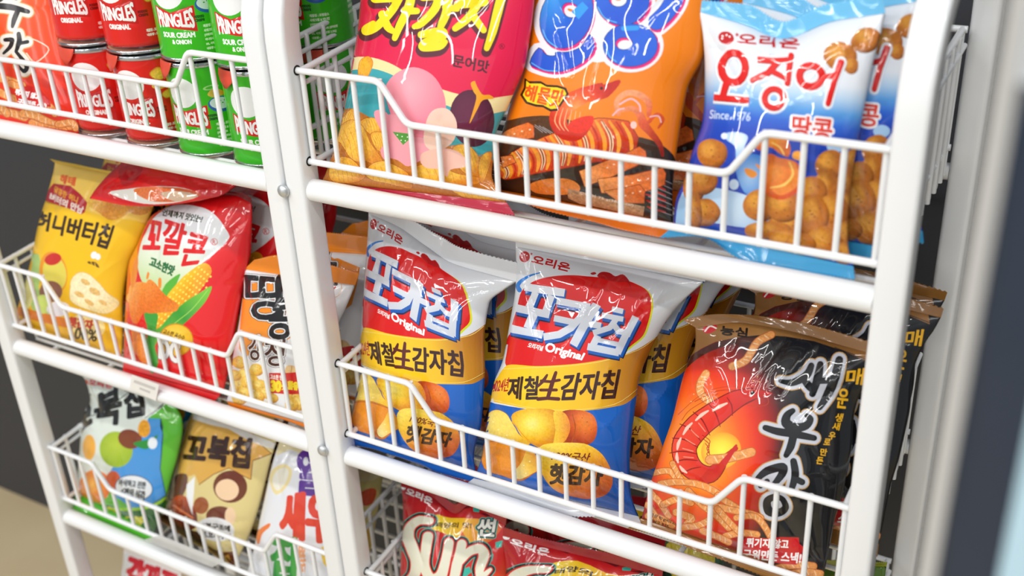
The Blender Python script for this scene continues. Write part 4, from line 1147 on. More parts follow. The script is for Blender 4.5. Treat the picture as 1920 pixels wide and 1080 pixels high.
art_squid += [
    L(blob(*X4((360, 640), (480, 600), (640, 600), (720, 650), (700, 700), (560, 715), (400, 700)), k=4), '#ee8a34', 0.5),
    L(poly(*X4((640, 670), (760, 700), (900, 740), (1050, 770), (1190, 800), (1180, 870), (1040, 850), (880, 810), (720, 780), (640, 740))), '#c09a72', 1.0),
    L(text('오징어 75 g(385 kcal)', X4(720, 690), X4(1110, 780), X4(716, 715), .2), '#e8d8c0'),
    L(grow(poly(*V6((290, 665), (320, 690), (420, 690), (470, 720), (560, 725), (630, 745), (648, 790), (625, 830), (600, 870), (560, 930), (500, 935), (440, 900), (380, 895), (300, 870), (255, 800), (285, 740))), 1.2), '#3a1c12'),
    L(poly(*V6((300, 680), (330, 705), (420, 705), (470, 733), (560, 738), (618, 757), (634, 790), (612, 825), (588, 865), (555, 915), (505, 920), (440, 886), (380, 880), (310, 858), (270, 800), (298, 745))), '#f8d81c'),
    L(text('해물맛', V6(305, 715), V6(625, 765), V6(275, 835), 1.1, br=V6(578, 915)), '#e25a14'),
]
# ---- blue peanut ball snack bag
C3 = frame(1200, 0, 2.667); D3 = frame(1240, 180, 3.0)
face_nut = linear((1470, 120), (1450, 275), '#e4e9f0', '#e2e8f0', '#b4d2ec', '#5a9fe0', '#2a62cc', '#1c47ba', '#173fb0')
art_nut = [
    L(blob((1280, 360), (1330, 352), (1380, 360), (1430, 378), (1480, 400), (1500, 425), (1440, 430), (1380, 425), (1330, 418), (1270, 430), k=4), linear((1300, 350), (1480, 420), '#9cc8ee', '#c8def2', '#6aa6e0')),
    L(blob((1360, 250), (1385, 248), (1402, 256), (1396, 275), (1390, 300), (1380, 300), (1378, 275), (1362, 262), k=4), radial(1385, 262, 26, 30, '#f2f8fd', '#9cc6f0')),
    L(blob((1378, 310), (1400, 290), (1430, 295), (1440, 330), (1425, 370), (1395, 360), k=4), radial(1405, 330, 34, 42, '#a8cdf0', '#3c86d8')),
    L(ell(1376, 346, 9, 10), '#cfe2f4'), L(ell(1566, 274, 16, 12), '#a8cff2'), L(ell(1358, 255, 6, 6), '#e8f2fb'),
]
def nut_title(d, dx=0, dy=0):
    o = lambda pts: [(x + dx, y + dy) for x, y in pts]; A = lambda pts, w, **k: stroke(o(pts), np.array(w) * 1.0 + d, **k)
    circ = lambda cx, cy, r1, r2: [(cx + r1 * math.cos(t), cy + r2 * math.sin(t)) for t in np.linspace(0, 2 * math.pi, 17)]
    s = A(circ(1374, 126, 23, 28), [13] * 17) + A([(1361, 156), (1354, 182)], [12, 11]) + A([(1338, 182), (1404, 188)], [11, 11], cap=False)
    s += A([(1420, 111), (1476, 112)], [11, 11], cap=False) + A([(1460, 114), (1440, 136), (1410, 150)], [11, 11, 9]) + A([(1446, 132), (1478, 148)], [10, 9]) + A([(1483, 103), (1476, 156)], [10, 10]) + A(circ(1451, 184, 17.5, 18), [10.5] * 17)
    s += A(circ(1519, 142, 21, 20), [12.5] * 17) + A([(1542, 144), (1564, 140)], [9, 10]) + A([(1576, 116), (1564, 150), (1552, 194)], [12, 10, 9])
    return s
art_nut += nut(1624, 74, 28, 24, -20) + nut(1576, 106, 32, 27, 5) + nut(1596, 124, 14, 16)
art_nut += [L(nut_title(11, 0, 1.5), '#c9d4e2'), L(nut_title(9), '#eef1f6'), L(nut_title(1.2, .8, 1.2), '#9c1010'), L(nut_title(0), '#dc1c16')]
art_nut += logo_oval(1361, 71, 15, 12)
art_nut += [
    L(text('오리온', (1384, 62), (1500, 72), (1381, 82), 1.0), RED_LOGO), L(text('Since 1976', (1332, 206), (1408, 211), (1330, 222), 0.25), '#cfe0f6'),
    L(text('땅콩', (1487, 216), (1562, 224), (1483, 258), 5.2), '#f2f2f4'), L(text('땅콩', (1487, 216), (1562, 224), (1483, 258), 1.2), '#d8301c'),
]
for a in ((1335, 288, 29, 28, -30), (1604, 305, 22, 27), (1300, 350, 20, 34), (1318, 340, 26, 26), (1320, 398, 32, 26), (1300, 400, 16, 40), (1556, 310, 28, 30), (1548, 350, 24, 30), (1520, 360, 32, 30), (1586, 350, 20, 30), (1590, 392, 28, 34), (1480, 420, 40, 26), (1425, 385, 32, 30), (1470, 388, 36, 28),
          (1560, 400, 34, 38), (1590, 440, 26, 28), (1440, 432, 46, 17), (1524, 404, 32, 38), (1474, 452, 34, 22), (1545, 455, 36, 30), (1500, 458, 30, 22), (1585, 475, 26, 22)):
    art_nut += nut(*a)
art_nut += [
    L(blob((1432, 300), (1444, 288), (1462, 296), (1476, 298), (1495, 306), (1503, 330), (1498, 356), (1470, 374), (1442, 368), (1430, 346), (1428, 322), k=4), radial(1455, 325, 46, 46, '#f49a3c', '#ee7e2a', '#d8541c'), 0.3),
    L(blob((1476, 302), (1490, 306), (1498, 330), (1490, 352), (1462, 366), (1444, 350), (1470, 346), (1482, 330), k=4), '#f28c34', 0.3),
    L(stroke([(1480, 304), (1486, 326), (1470, 346), (1444, 352)], [2, 4, 5, 2], sm=True), '#fbd068'),
    L(blob((1412, 262), (1440, 252), (1468, 256), (1482, 274), (1478, 294), (1462, 288), (1444, 276), (1422, 282), k=4), radial(1450, 262, 36, 26, '#f6a83c', '#e8801e', '#d2641a'), 0.4), L(stroke([(1448, 268), (1462, 276), (1470, 290)], 2.5, sm=True), '#fbd068'),
    L(blob((1396, 316), (1410, 318), (1420, 326), (1412, 334), (1400, 328), k=3), '#f0942c'), L(blob((1488, 285), (1500, 284), (1500, 300), (1486, 296), k=3), '#f6a42c'), L(blob((1416, 308), (1424, 310), (1424, 318), k=3), '#f0942c'),
]

# ---- yellow honey butter bag (far left)
H = frame(0, 280, 3.0); H2 = frame(0, 440, 3.375)
face_honey = linear((190, 300), (140, 620), '#ecc85a', '#efbf1e', '#f2c020', '#ecb418')
art_honey = [
    L(poly(*H((440, 40), (900, 200), (900, 420), (760, 400), (600, 380), (500, 350), (380, 300), (300, 180), (300, 60))), linear(H(320, 80), H(500, 340), '#f2d06a', '#eec453')),
    L(poly(*H((296, 192), (400, 205), (450, 250), (490, 300), (478, 355), (455, 366), (380, 330), (268, 280))), '#b41e2a'),
    L(text('달콤한 허니', H(310, 205), H(440, 270), H(300, 240), .5), '#e8a030'), L(text('버터의 만남', H(285, 245), H(470, 325), H(275, 285), .6), '#f4e4d8'),
    L(blob(*H((490, 300), (560, 260), (640, 300), (720, 330), (700, 370), (620, 400), (560, 360)), k=3), linear(H(500, 280), H(700, 400), '#f0c050', '#d88a2c', '#e8a83c'), .6),
    L(blob(*H((700, 270), (800, 300), (860, 330), (800, 370), (720, 350)), k=3), '#d8923a', .6),
    L(text('해태', H(345, 140), H(430, 160), H(335, 185), 1.0), '#e0642c'),
    L(text('허니버터칩', H(212, 345), H(640, 432), H(200, 440), 1.5, br=H(600, 560)), '#3a2718'),
    L(blob(*H2((215, 130), (250, 140), (260, 240), (240, 340), (300, 420), (310, 510), (230, 520), (190, 420), (190, 300)), k=3), '#a9c978'),
    L(ell(*H2(338, 240), 26, 40, -10), '#e8952c'), L(ell(*H2(345, 245), 22, 33, -10), '#ded05a'), L(ell(*H2(335, 155), 16, 11, -15), '#c8302c'),
    L(ell(*H2(595, 130), 6, 7, 20) + ell(*H2(620, 140), 5, 6), '#eef0f4'), L(stroke(H2((560, 175), (600, 185), (625, 205)), [4, 7, 3], sm=True), '#6a4a1c'), L(stroke(H2((575, 170), (585, 200)), 1.4) + stroke(H2((600, 180), (605, 208)), 1.4), '#efbf1e'),
    L(blob(*H2((160, 300), (200, 260), (210, 380), (180, 470), (130, 450)), k=3), '#dcd48a'),
    L(stroke(H2((110, 480), (250, 520), (420, 560), (560, 600)), [16, 18, 16, 10], sm=True), '#dd7a26'), L(ell(*H2(320, 360), 22, 20), '#8a5a4a'), L(ell(*H2(270, 440), 16, 18), '#c8d870'), L(ell(*H2(370, 470), 22, 14), '#e6e2ea'),
]
art_honey += crisp(H2((445, 330), (455, 280), (500, 240), (560, 250), (620, 300), (680, 370), (750, 420), (740, 460), (670, 500), (560, 480), (450, 420)), '#f8ecc0', '#f2dda0', '#d8a84c', .4)
art_honey += [
    L(sum([ell(*H2(x, y), rx, ry, 30, 12) for x, y, rx, ry in ((540, 300, 10, 5), (600, 360, 12, 6), (500, 380, 10, 5), (650, 430, 9, 4), (560, 430, 11, 5))], []), '#e8bd72', .6),
    L(ell(*H2(555, 580), 32, 25, 15), '#f0d890'), L(text('햇감자', H2(440, 520), H2(590, 545), H2(432, 580), 1.2), '#c03a2c'), L(text('100%', H2(450, 585), H2(620, 605), H2(440, 655), .9), '#4a3a1c'),
]

# ---- red corn snack bag
face_corn = linear((300, 400), (420, 700), '#dc1218', '#e41a20', '#e2161c')
art_corn = [
    L(blob(*H((870, 380), (930, 330), (1000, 312), (1080, 315), (1160, 335), (1215, 375), (1260, 430), (1284, 480), (1270, 520), (1200, 590), (1120, 650), (1040, 720), (960, 790), (880, 800), (815, 770), (778, 680), (780, 580), (815, 470)), k=4), linear(H(1050, 350), H(880, 790), '#e9ecf0', '#e6ebee', '#dfead0', '#c4dc96')),
    L(text('언제까지 맛있는!', H(920, 335), H(1145, 375), H(912, 372), .5, br=H(1130, 412)), '#1f3c28'),
    L(text('꼬', H(830, 395), H(915, 415), H(805, 560), 2.0, br=H(890, 562)), '#dc1a1e'), L(text('깔', H(930, 385), H(1058, 430), H(905, 590), 2.0, br=H(1010, 590)), '#dc1a1e'), L(text('콘', H(1062, 465), H(1180, 500), H(1010, 655), 2.0, br=H(1118, 640)), '#dc1a1e'),
    L(ell(*H(1203, 520), 6.5, 6.5), '#d84040'), L(ell(*H(1203, 520), 5.4, 5.4), '#e8ecef'), L(text('R', H(1195, 508), H(1211, 510), H(1194, 532), .2), '#d84040'),
    L(text('고소한맛', H(848, 604), H(988, 660), H(838, 655), 1.0, br=H(968, 712)), '#1e6c38'),
    L(blob(*H((1000, 740), (960, 820), (900, 850), (930, 760), (1010, 700)), k=3), '#5cb43c'),
    L(stroke(H((1145, 685), (1075, 760), (1000, 850), (930, 940), (880, 1040)), [30, 42, 44, 34, 22], sm=True), linear(H(980, 760), H(1100, 860), '#f6cc2a', '#f2a81c', '#e8901a'), .3),
]
kern = []
for i in range(13):
    for j in range(-3, 4):
        t = i / 12; cx = 1150 - 245 * t + j * 17; cy = 690 + 300 * t + j * 13 * (1 - .2 * t)
        if abs(j) <= 3 - (t < .1) - (t > .75): kern += ell(*H(cx, cy), 2.3, 1.9, -45, 8)
art_corn += [
    L(kern, '#fbe05a'),
    L(blob(*H((1190, 770), (1160, 850), (1090, 930), (1000, 1010), (900, 1060), (860, 1120), (830, 1040), (900, 1000), (960, 930), (1040, 860), (1120, 810)), k=4), linear(H(1150, 800), H(900, 1060), '#7ac83c', '#3c9a34', '#5cb43c')),
    L(stroke(H((1170, 790), (1080, 900), (980, 980), (880, 1050)), 1.2, sm=True), '#a8dc60'),
    L(blob(*H((810, 920), (885, 925), (880, 1000), (870, 1100), (890, 1200), (850, 1260), (820, 1120), (830, 1020)), k=4), '#3f9e38'),
    L(blob(*H((730, 770), (790, 745), (850, 770), (880, 840), (860, 900), (800, 930), (770, 980), (735, 960), (725, 860)), k=4), linear(H(730, 800), H(870, 900), '#f8a040', '#ee7c1e', '#e06414'), .5),
    L(blob(*H((825, 745), (860, 740), (930, 820), (1000, 870), (990, 910), (900, 920), (820, 915), (815, 830)), k=4), linear(H(820, 760), H(970, 920), '#f6923a', '#ea741c', '#f08a2c'), .5),
    L(blob(*H((735, 1010), (780, 1030), (830, 1130), (850, 1220), (800, 1200), (750, 1120)), k=3), '#f08a30', .5),
    L(blob(*H((830, 690), (840, 700), (832, 730), (822, 725)), k=3) + blob(*H((892, 725), (908, 730), (905, 780), (890, 770)), k=3), '#f08a2c'),
    L(ell(*H(1080 - 92, 1072), 32, 31), '#c98a14'), L(ell(*H(1080 - 92, 1072), 30, 29), radial(330, 630, 32, 30, '#f8d84a', '#ecb41c')),
    L(text('고소한 옥수수', H(925, 1010), H(1040, 1050), H(915, 1035), .3), '#6a3a10'),
    L(text('DC', H2(1012, 660), H2(1135, 690), H2(1008, 780), 3.4), '#6a5a5a'), L(text('DC', H2(1012, 660), H2(1135, 690), H2(1008, 780), 2.0), '#f2f2f4'),
    L(blob(*H((735, 560), (765, 540), (778, 640), (760, 760), (735, 760)), k=3), '#e8841c'),
]

# ---- white and orange peanut bag between the posts
K = frame(380, 440, 3.0)
face_pea = '#e6e8ea'
art_pea = [
    L(poly(*K((222, 285), (470, 250), (620, 330), (560, 540), (480, 590), (420, 600), (300, 640), (235, 700), (205, 640))), linear(K(300, 260), K(420, 620), '#f08a1c', '#f08c22', '#f09a3c')),
    L(poly(*K((230, 160), (470, 110), (900, 200), (880, 240), (600, 250), (480, 270), (420, 215), (300, 215), (235, 300))), '#e9ebee'),
    L(text('오리온', K(300, 150), K(445, 192), K(292, 172), .8), '#c8242a'),
]
ttx = [('땅', K(238, 208), K(492, 232), K(250, 480), K(470, 470)), ('콩', K(405, 365), K(520, 350), K(352, 580), K(500, 590)), ('강', K(262, 560), K(330, 570), K(258, 700), K(325, 710)), ('정', K(350, 600), K(465, 590), K(350, 735), K(450, 740))]
for d, c in ((5.0, '#1a1a1c'), (4.0, '#f0f0f2'), (2.2, '#1a1a1c')):
    for ch, a, b, e, f in ttx: art_pea.append(L(text(ch, a, b, e, d - (1.2 if ch in '강정' else 0), br=f), c if not (ch in '강정' and c == '#1a1a1c') else '#4a2412'))
for x, y, r in ((205, 720, 14), (235, 790, 15), (300, 760, 14), (270, 830, 17), (320, 850, 14), (200, 850, 16), (360, 890, 13), (240, 900, 17), (310, 910, 13), (180, 790, 12), (395, 920, 10), (520, 900, 18), (545, 950, 16), (500, 960, 13), (205, 920, 15)):
    art_pea += nut(*K(x, y), r, r * .85, 20, '#f8dc7a', '#eebe4a', '#c8822a')
art_pea += [
    L(blob(*K((470, 740), (500, 735), (530, 750), (545, 780), (520, 805), (480, 800), (462, 775)), k=3), '#e8c48a', .3), L(stroke(K((500, 740), (495, 800)), 1.4), '#b8864a'),
    L(poly(*K((372, 778), (560, 770), (620, 850), (640, 880), (384, 890))), '#d01e22'),
    L(text('고소한 땅콩', K(380, 785), K(460, 795), K(380, 812), .35), '#f4e8e0'), L(text('30', K(386, 822), K(438, 826), K(384, 878), 1.7), '#f6dc2a'), L(text('%', K(444, 845), K(470, 847), K(443, 872), .7), '#f6dc2a'), L(text('함유', K(478, 825), K(538, 832), K(474, 868), 1.4), '#f6dc2a'),
    L(ell(*K(745, 300), 12, 18, 10), '#e8a03c'), L(ell(*K(745, 300), 11, 17, 10), '#f2f2f2'), L(text('땅콩', K(712, 262), K(762, 270), K(708, 282), .5), '#2a2a2a'), L(stroke(K((720, 320), (745, 295)), 3.5), '#d82018'),
]

# ---- green corn soup bag (third shelf, left)
G = frame(0, 660, 2.572)
face_green = '#58b82c'
art_green = [
    L(poly(*G((300, 40), (820, 180), (805, 245), (715, 318), (640, 420), (560, 560), (520, 700), (330, 740), (340, 300))), '#dde6df'),
    L(poly(*G((715, 320), (776, 322), (772, 560), (800, 690), (740, 740), (640, 755), (560, 700), (520, 600), (620, 430))), '#3f93da'), L(stroke(G((776, 322), (772, 560), (800, 690), (720, 742), (640, 755)), 1.6), '#1c3c6a'),
    L(poly(*G((360, 740), (600, 760), (740, 752), (830, 700), (800, 900), (300, 900))), linear(G(600, 740), G(640, 880), '#1e6a34', '#1a5a2c')),
    L(stroke(G((350, 725), (520, 755), (700, 752), (830, 690)), 5.5, sm=True), '#9cd42c'),
    L(stroke(G((405, 330), (640, 180), (800, 240), (700, 318)), 1.2), '#20301e'),
    L(text('오리온', G(430, 130), G(545, 150), G(425, 158), .9), '#d8403a'), L(ell(*G(412, 145), 5, 5), '#d8403a'),
    L(text('꼬', G(380, 260), G(440, 200), G(380, 400), 3.0), '#17191a'), L(text('북', G(462, 215), G(585, 150), G(455, 350), 3.0, br=G(578, 345)), '#17191a'), L(text('칩', G(605, 150), G(692, 172), G(600, 320), 3.0, br=G(695, 300)), '#17191a'),
    L(ell(*G(455, 650), 30, 32, 10), radial(*G(445, 640), 32, 34, '#f8b83a', '#f2922a', '#e8702a')), L(ell(*G(430, 460), 12, 24), '#f2b040'),
    L(ell(*G(560, 470), 31, 34, -15), radial(*G(560, 450), 34, 34, '#b6cc3a', '#98b82c')), L(ell(*G(625, 420), 22, 18, 20), '#7a3a22'),
    L(ell(*G(545, 620), 14, 18), '#c8542c'), L(blob(*G((640, 440), (700, 470), (740, 440), (760, 400), (720, 420)), k=3), '#2f8c3a'), L(ell(*G(693, 370), 11, 17, 8), '#f0a824', .5), L(ell(*G(735, 440), 9, 11), '#e2e8ee'),
    L(ell(*G(645, 655), 36, 24, 8), '#1c3c6a'), L(ell(*G(645, 655), 34.5, 22.5, 8), '#e3e8ec'), L(text('바삭하고 진한', G(575, 612), G(705, 628), G(570, 645), .6), '#28323a'), L(text('4겹의 식감', G(580, 655), G(700, 672), G(576, 700), .9), '#28323a'),
    L(text('콘스프맛', G(520, 765), G(690, 800), G(505, 820), 1.6, br=G(680, 860)), '#e2d82a'), L(text('네겹스낵', G(370, 745), G(480, 770), G(366, 775), .8), '#e2d82a'),
]
# ---- brown churros bag
art_brown = [
    L(poly(*G((880, 410), (905, 300), (1100, 300), (1220, 380), (1310, 490), (1215, 525), (1210, 615), (1100, 560), (1030, 590), (960, 640), (940, 590), (860, 620))), linear(G(950, 380), G(1150, 560), '#dcae52', '#d8a448')),
    L(stroke(G((1220, 380), (1310, 490), (1215, 525), (1210, 615), (1100, 560), (1030, 590), (960, 640)), 1.4), '#7a3a1c'),
    L(poly(*G((880, 300), (930, 290), (1120, 340), (1340, 440), (1320, 470), (1100, 370), (900, 320))), '#e4e2dc'),
    L(text('꼬북칩', G(905, 395), G(1215, 420), G(880, 530), 2.9, br=G(1195, 560)), '#37190f'),
    L(blob(*G((800, 700), (840, 600), (900, 590), (900, 650), (860, 720)), k=3), '#6a4030', .5), L(blob(*G((800, 760), (840, 700), (900, 700), (950, 780), (940, 850), (860, 860), (790, 820)), k=4), linear(G(850, 700), G(900, 850), '#c0502a', '#8a2a16', '#5a1a10'), .5),
    L(stroke(G((830, 740), (880, 770), (930, 800)), 4, sm=True), '#e07a4a'), L(blob(*G((790, 830), (880, 850), (980, 880), (960, 960), (860, 940), (790, 880)), k=3), '#3a150e', .5),
    L(poly(*G((900, 640), (940, 600), (930, 800), (960, 860), (900, 700))), '#eef0f2'),
    L(ell(*G(1110, 650), 32, 30, 10), '#6a3020'), L(ell(*G(1095, 665), 22, 20, 10), '#efcda8'), L(ell(*G(1060, 790), 26, 18), '#6a2c1c'), L(ell(*G(970, 740), 14, 16), '#9a5028'), L(ell(*G(1110, 790), 10, 16), '#efcda8'),
    L(ell(*G(1040, 855), 36, 22, 8), '#e4e6ea'), L(text('4겹구조에', G(970, 822), G(1110, 838), G(968, 850), .7), '#2a1c18'), L(text('초코파우더', G(975, 862), G(1110, 878), G(972, 892), .7), '#2a1c18'),
    L(poly(*G((820, 900), (1000, 950), (1140, 960), (1140, 1080), (800, 1000))), '#6a2414'), L(text('초코츄러스맛', G(890, 940), G(1110, 985), G(885, 985), 1.0), '#e8b84a'),
]
# ---- pale prawn crisp bag
art_white = [
    L(blob(*G((1300, 620), (1320, 560), (1380, 540), (1410, 570), (1390, 640), (1330, 690)), k=3), '#ead9a0'), L(blob(*G((1312, 625), (1330, 575), (1380, 555), (1395, 580), (1375, 635), (1335, 670)), k=3), '#e9e6d8'),
    L(poly(*G((1340, 420), (1700, 480), (1700, 560), (1400, 470), (1330, 500))), '#e8dcae'),
    L(text('알', G(1445, 470), G(1560, 480), G(1430, 680), 3.6, br=G(1555, 690)), '#5c2f94'), L(text('새우', G(1372, 680), G(1580, 690), G(1350, 890), 4.2, br=G(1600, 920)), '#d8402c'),
    L(text('칩', G(1320, 885), G(1425, 900), G(1300, 1090), 3.6, br=G(1420, 1100)), '#2c9a3c'), L(text('알록달록', G(1440, 930), G(1470, 930), G(1440, 1060), .6), '#e8a070'),
    L(stroke(G((1245, 920), (1255, 870), (1290, 840), (1300, 830)), [5, 10, 8, 3], sm=True), '#ee7a34', .3), L(blob(*G((1550, 940), (1600, 960), (1600, 1040), (1560, 1020)), k=3), '#e8c44a'),
]
# ---- red wavy crisp bag with big cream letters
W5 = frame(700, 860, 3.556)
face_sun = linear((760, 920), (900, 1180), '#b01420', '#cc1a1e', '#d42018', '#e8701c')
def sun_title(d, dx=0, dy=0):
    B = lambda pts, w, **k: stroke([(x + dx, y + dy) for x, y in W5(*pts)], np.array(w) / 3.556 + d, **k)
    s = B([(375, 415), (310, 410), (250, 450), (228, 520), (255, 600), (285, 690), (270, 780), (200, 840), (150, 830)], [50, 56, 62, 70, 74, 74, 70, 56, 30], sm=True)
    s += B([(362, 520), (345, 620), (340, 720), (385, 800), (450, 770), (490, 640), (505, 560)], [64, 64, 66, 66, 60, 64, 60], sm=True) + B([(505, 560), (480, 700), (455, 830)], [60, 60, 50])
    s += B([(590, 570), (560, 700), (530, 840)], [62, 66, 60]) + B([(570, 700), (640, 620), (715, 600), (735, 650), (705, 740), (715, 790), (780, 740)], [40, 56, 64, 66, 62, 46, 22], sm=True)
    return s
art_sun = [
    L(blob(*W5((400, 380), (520, 395), (700, 400), (850, 440), (830, 500), (760, 560), (640, 560), (480, 500), (390, 470)), k=4), linear(W5(420, 430), W5(800, 500), '#f6d41e', '#f4b81e', '#e4641c')),
    L(poly(*W5((590, 480), (640, 560), (720, 540), (760, 600), (560, 560))), '#e8661c'),
    L(sum([poly(*W5(*q)) for q in (((665, 330), (712, 318), (705, 358), (668, 352)), ((810, 560), (860, 545), (855, 590), (815, 600)), ((120, 250), (170, 240), (160, 280)), ((590, 740), (640, 720), (650, 760), (600, 800)), ((780, 620), (800, 640), (790, 690)))], []), '#3ab8a4'),
    L(sum([poly(*W5(*q)) for q in (((400, 250), (520, 240), (560, 300), (480, 340)), ((600, 280), (680, 300), (640, 330)), ((700, 360), (800, 350), (760, 390)))], []), '#7a0f18'),
    L(sun_title(13.5), '#3ab8a4'), L(sun_title(11), '#16100f'), L(sun_title(4.5), '#d8241c'), L(sun_title(2.4), '#16100f' if False else '#d8241c'), L(sun_title(0), '#e8e6d0'),
    L(text('썬', W5(705, 402), W5(825, 395), W5(688, 510), 5.0, br=W5(800, 520)), '#3ab8a4'), L(text('썬', W5(705, 402), W5(825, 395), W5(688, 510), 3.6, br=W5(800, 520)), '#15120f'), L(text('썬', W5(705, 402), W5(825, 395), W5(688, 510), 1.1, br=W5(800, 520)), '#e6e6dc'),
    L(text('태양의 맛!', W5(418, 428), W5(660, 425), W5(412, 462), .4, br=W5(655, 462)), '#2a140c'),
    L(text('오리온', W5(225, 190), W5(398, 265), W5(218, 235), .7, br=W5(385, 310)), '#f2eeee'), L(ell(*W5(200, 185), 5, 7), '#f2eeee'),
    L(poly(*W5((200, 900), (600, 900), (960, 880), (960, 1400), (150, 1400))), linear(W5(400, 900), W5(500, 1300), '#e8801c', '#5a8a2c', '#d8321c')),
]
art_sun += crisp(W5((250, 1050), (400, 980), (560, 1000), (600, 1120), (480, 1200), (300, 1180)), '#eebc4a', '#d89030', '#a85a1c')
# ---- orange red prawn snack bag (top left)
face_red = linear((60, 0), (90, 250), '#f0561e', '#ee4a1a', '#e8341c', '#e02c1c')
F0 = frame(0, 0, 3.0)
art_red = [
    L(text('새', (-30, -150), (62, -140), (-40, -60), 8), '#e8dcc0'), L(text('새', (-30, -150), (62, -140), (-40, -60), 2.5), '#1a1718'),
]
def brush_red(d):
    s = stroke(F0((-60, 30), (60, 40), (160, 66)), np.array([12, 12, 8]) + d, sm=True) + stroke(F0((100, 60), (80, 110), (70, 150)), np.array([10, 10, 6]) + d, sm=True) + stroke(F0((0, 0), (40, -30), (90, -10)), np.array([8, 10, 8]) + d, sm=True)
    s += stroke(F0((30, 225), (70, 225), (60, 260), (20, 300)), np.array([7, 9, 8, 5]) + d, sm=True) + stroke(F0((105, 190), (110, 240), (90, 290)), np.array([8, 10, 6]) + d, sm=True) + stroke(F0((110, 245), (155, 235)), 7 + d) + stroke(F0((90, 290), (130, 340), (150, 380), (130, 400), (100, 370)), np.array([6, 8, 9, 8, 5]) + d, sm=True)
    return s
art_red += [L(brush_red(17), '#cfa05c'), L(brush_red(13), '#e6e2d8'), L(brush_red(0), '#1a1718'),
    L(stroke(F0((140, 210), (210, 230), (275, 280), (200, 350), (150, 300)), 2.4, sm=True), '#ffd0b8')]
for pts, w in ((((-60, 430), (40, 450), (120, 480)), 14), (((-40, 500), (40, 540), (90, 560)), 14), (((60, 470), (120, 500), (150, 560)), 13), (((0, 620), (80, 640), (140, 660)), 15), (((130, 640), (200, 650), (300, 700), (420, 710)), 15), (((240, 590), (280, 600), (310, 640)), 12), (((-60, 580), (0, 600), (40, 640)), 14), (((180, 690), (260, 720), (360, 735)), 13), (((330, 700), (400, 690), (425, 720)), 13)):
    art_red += fry(F0(*pts), w)
art_red += [L(poly(*F0((80, 510), (150, 480), (220, 500), (270, 560), (290, 600), (180, 600), (100, 580))), '#d02420'), L(text('튀기지 않고', F0(90, 500), F0(220, 530), F0(85, 530), .8), '#ffffff'), L(text('구워만든 스낵!', F0(105, 555), F0(265, 585), F0(100, 585), .8), '#ffffff'),
            L(poly(*F0((-500, 650), (200, 705), (450, 745), (460, 800), (-500, 800))), '#e02a1c')]
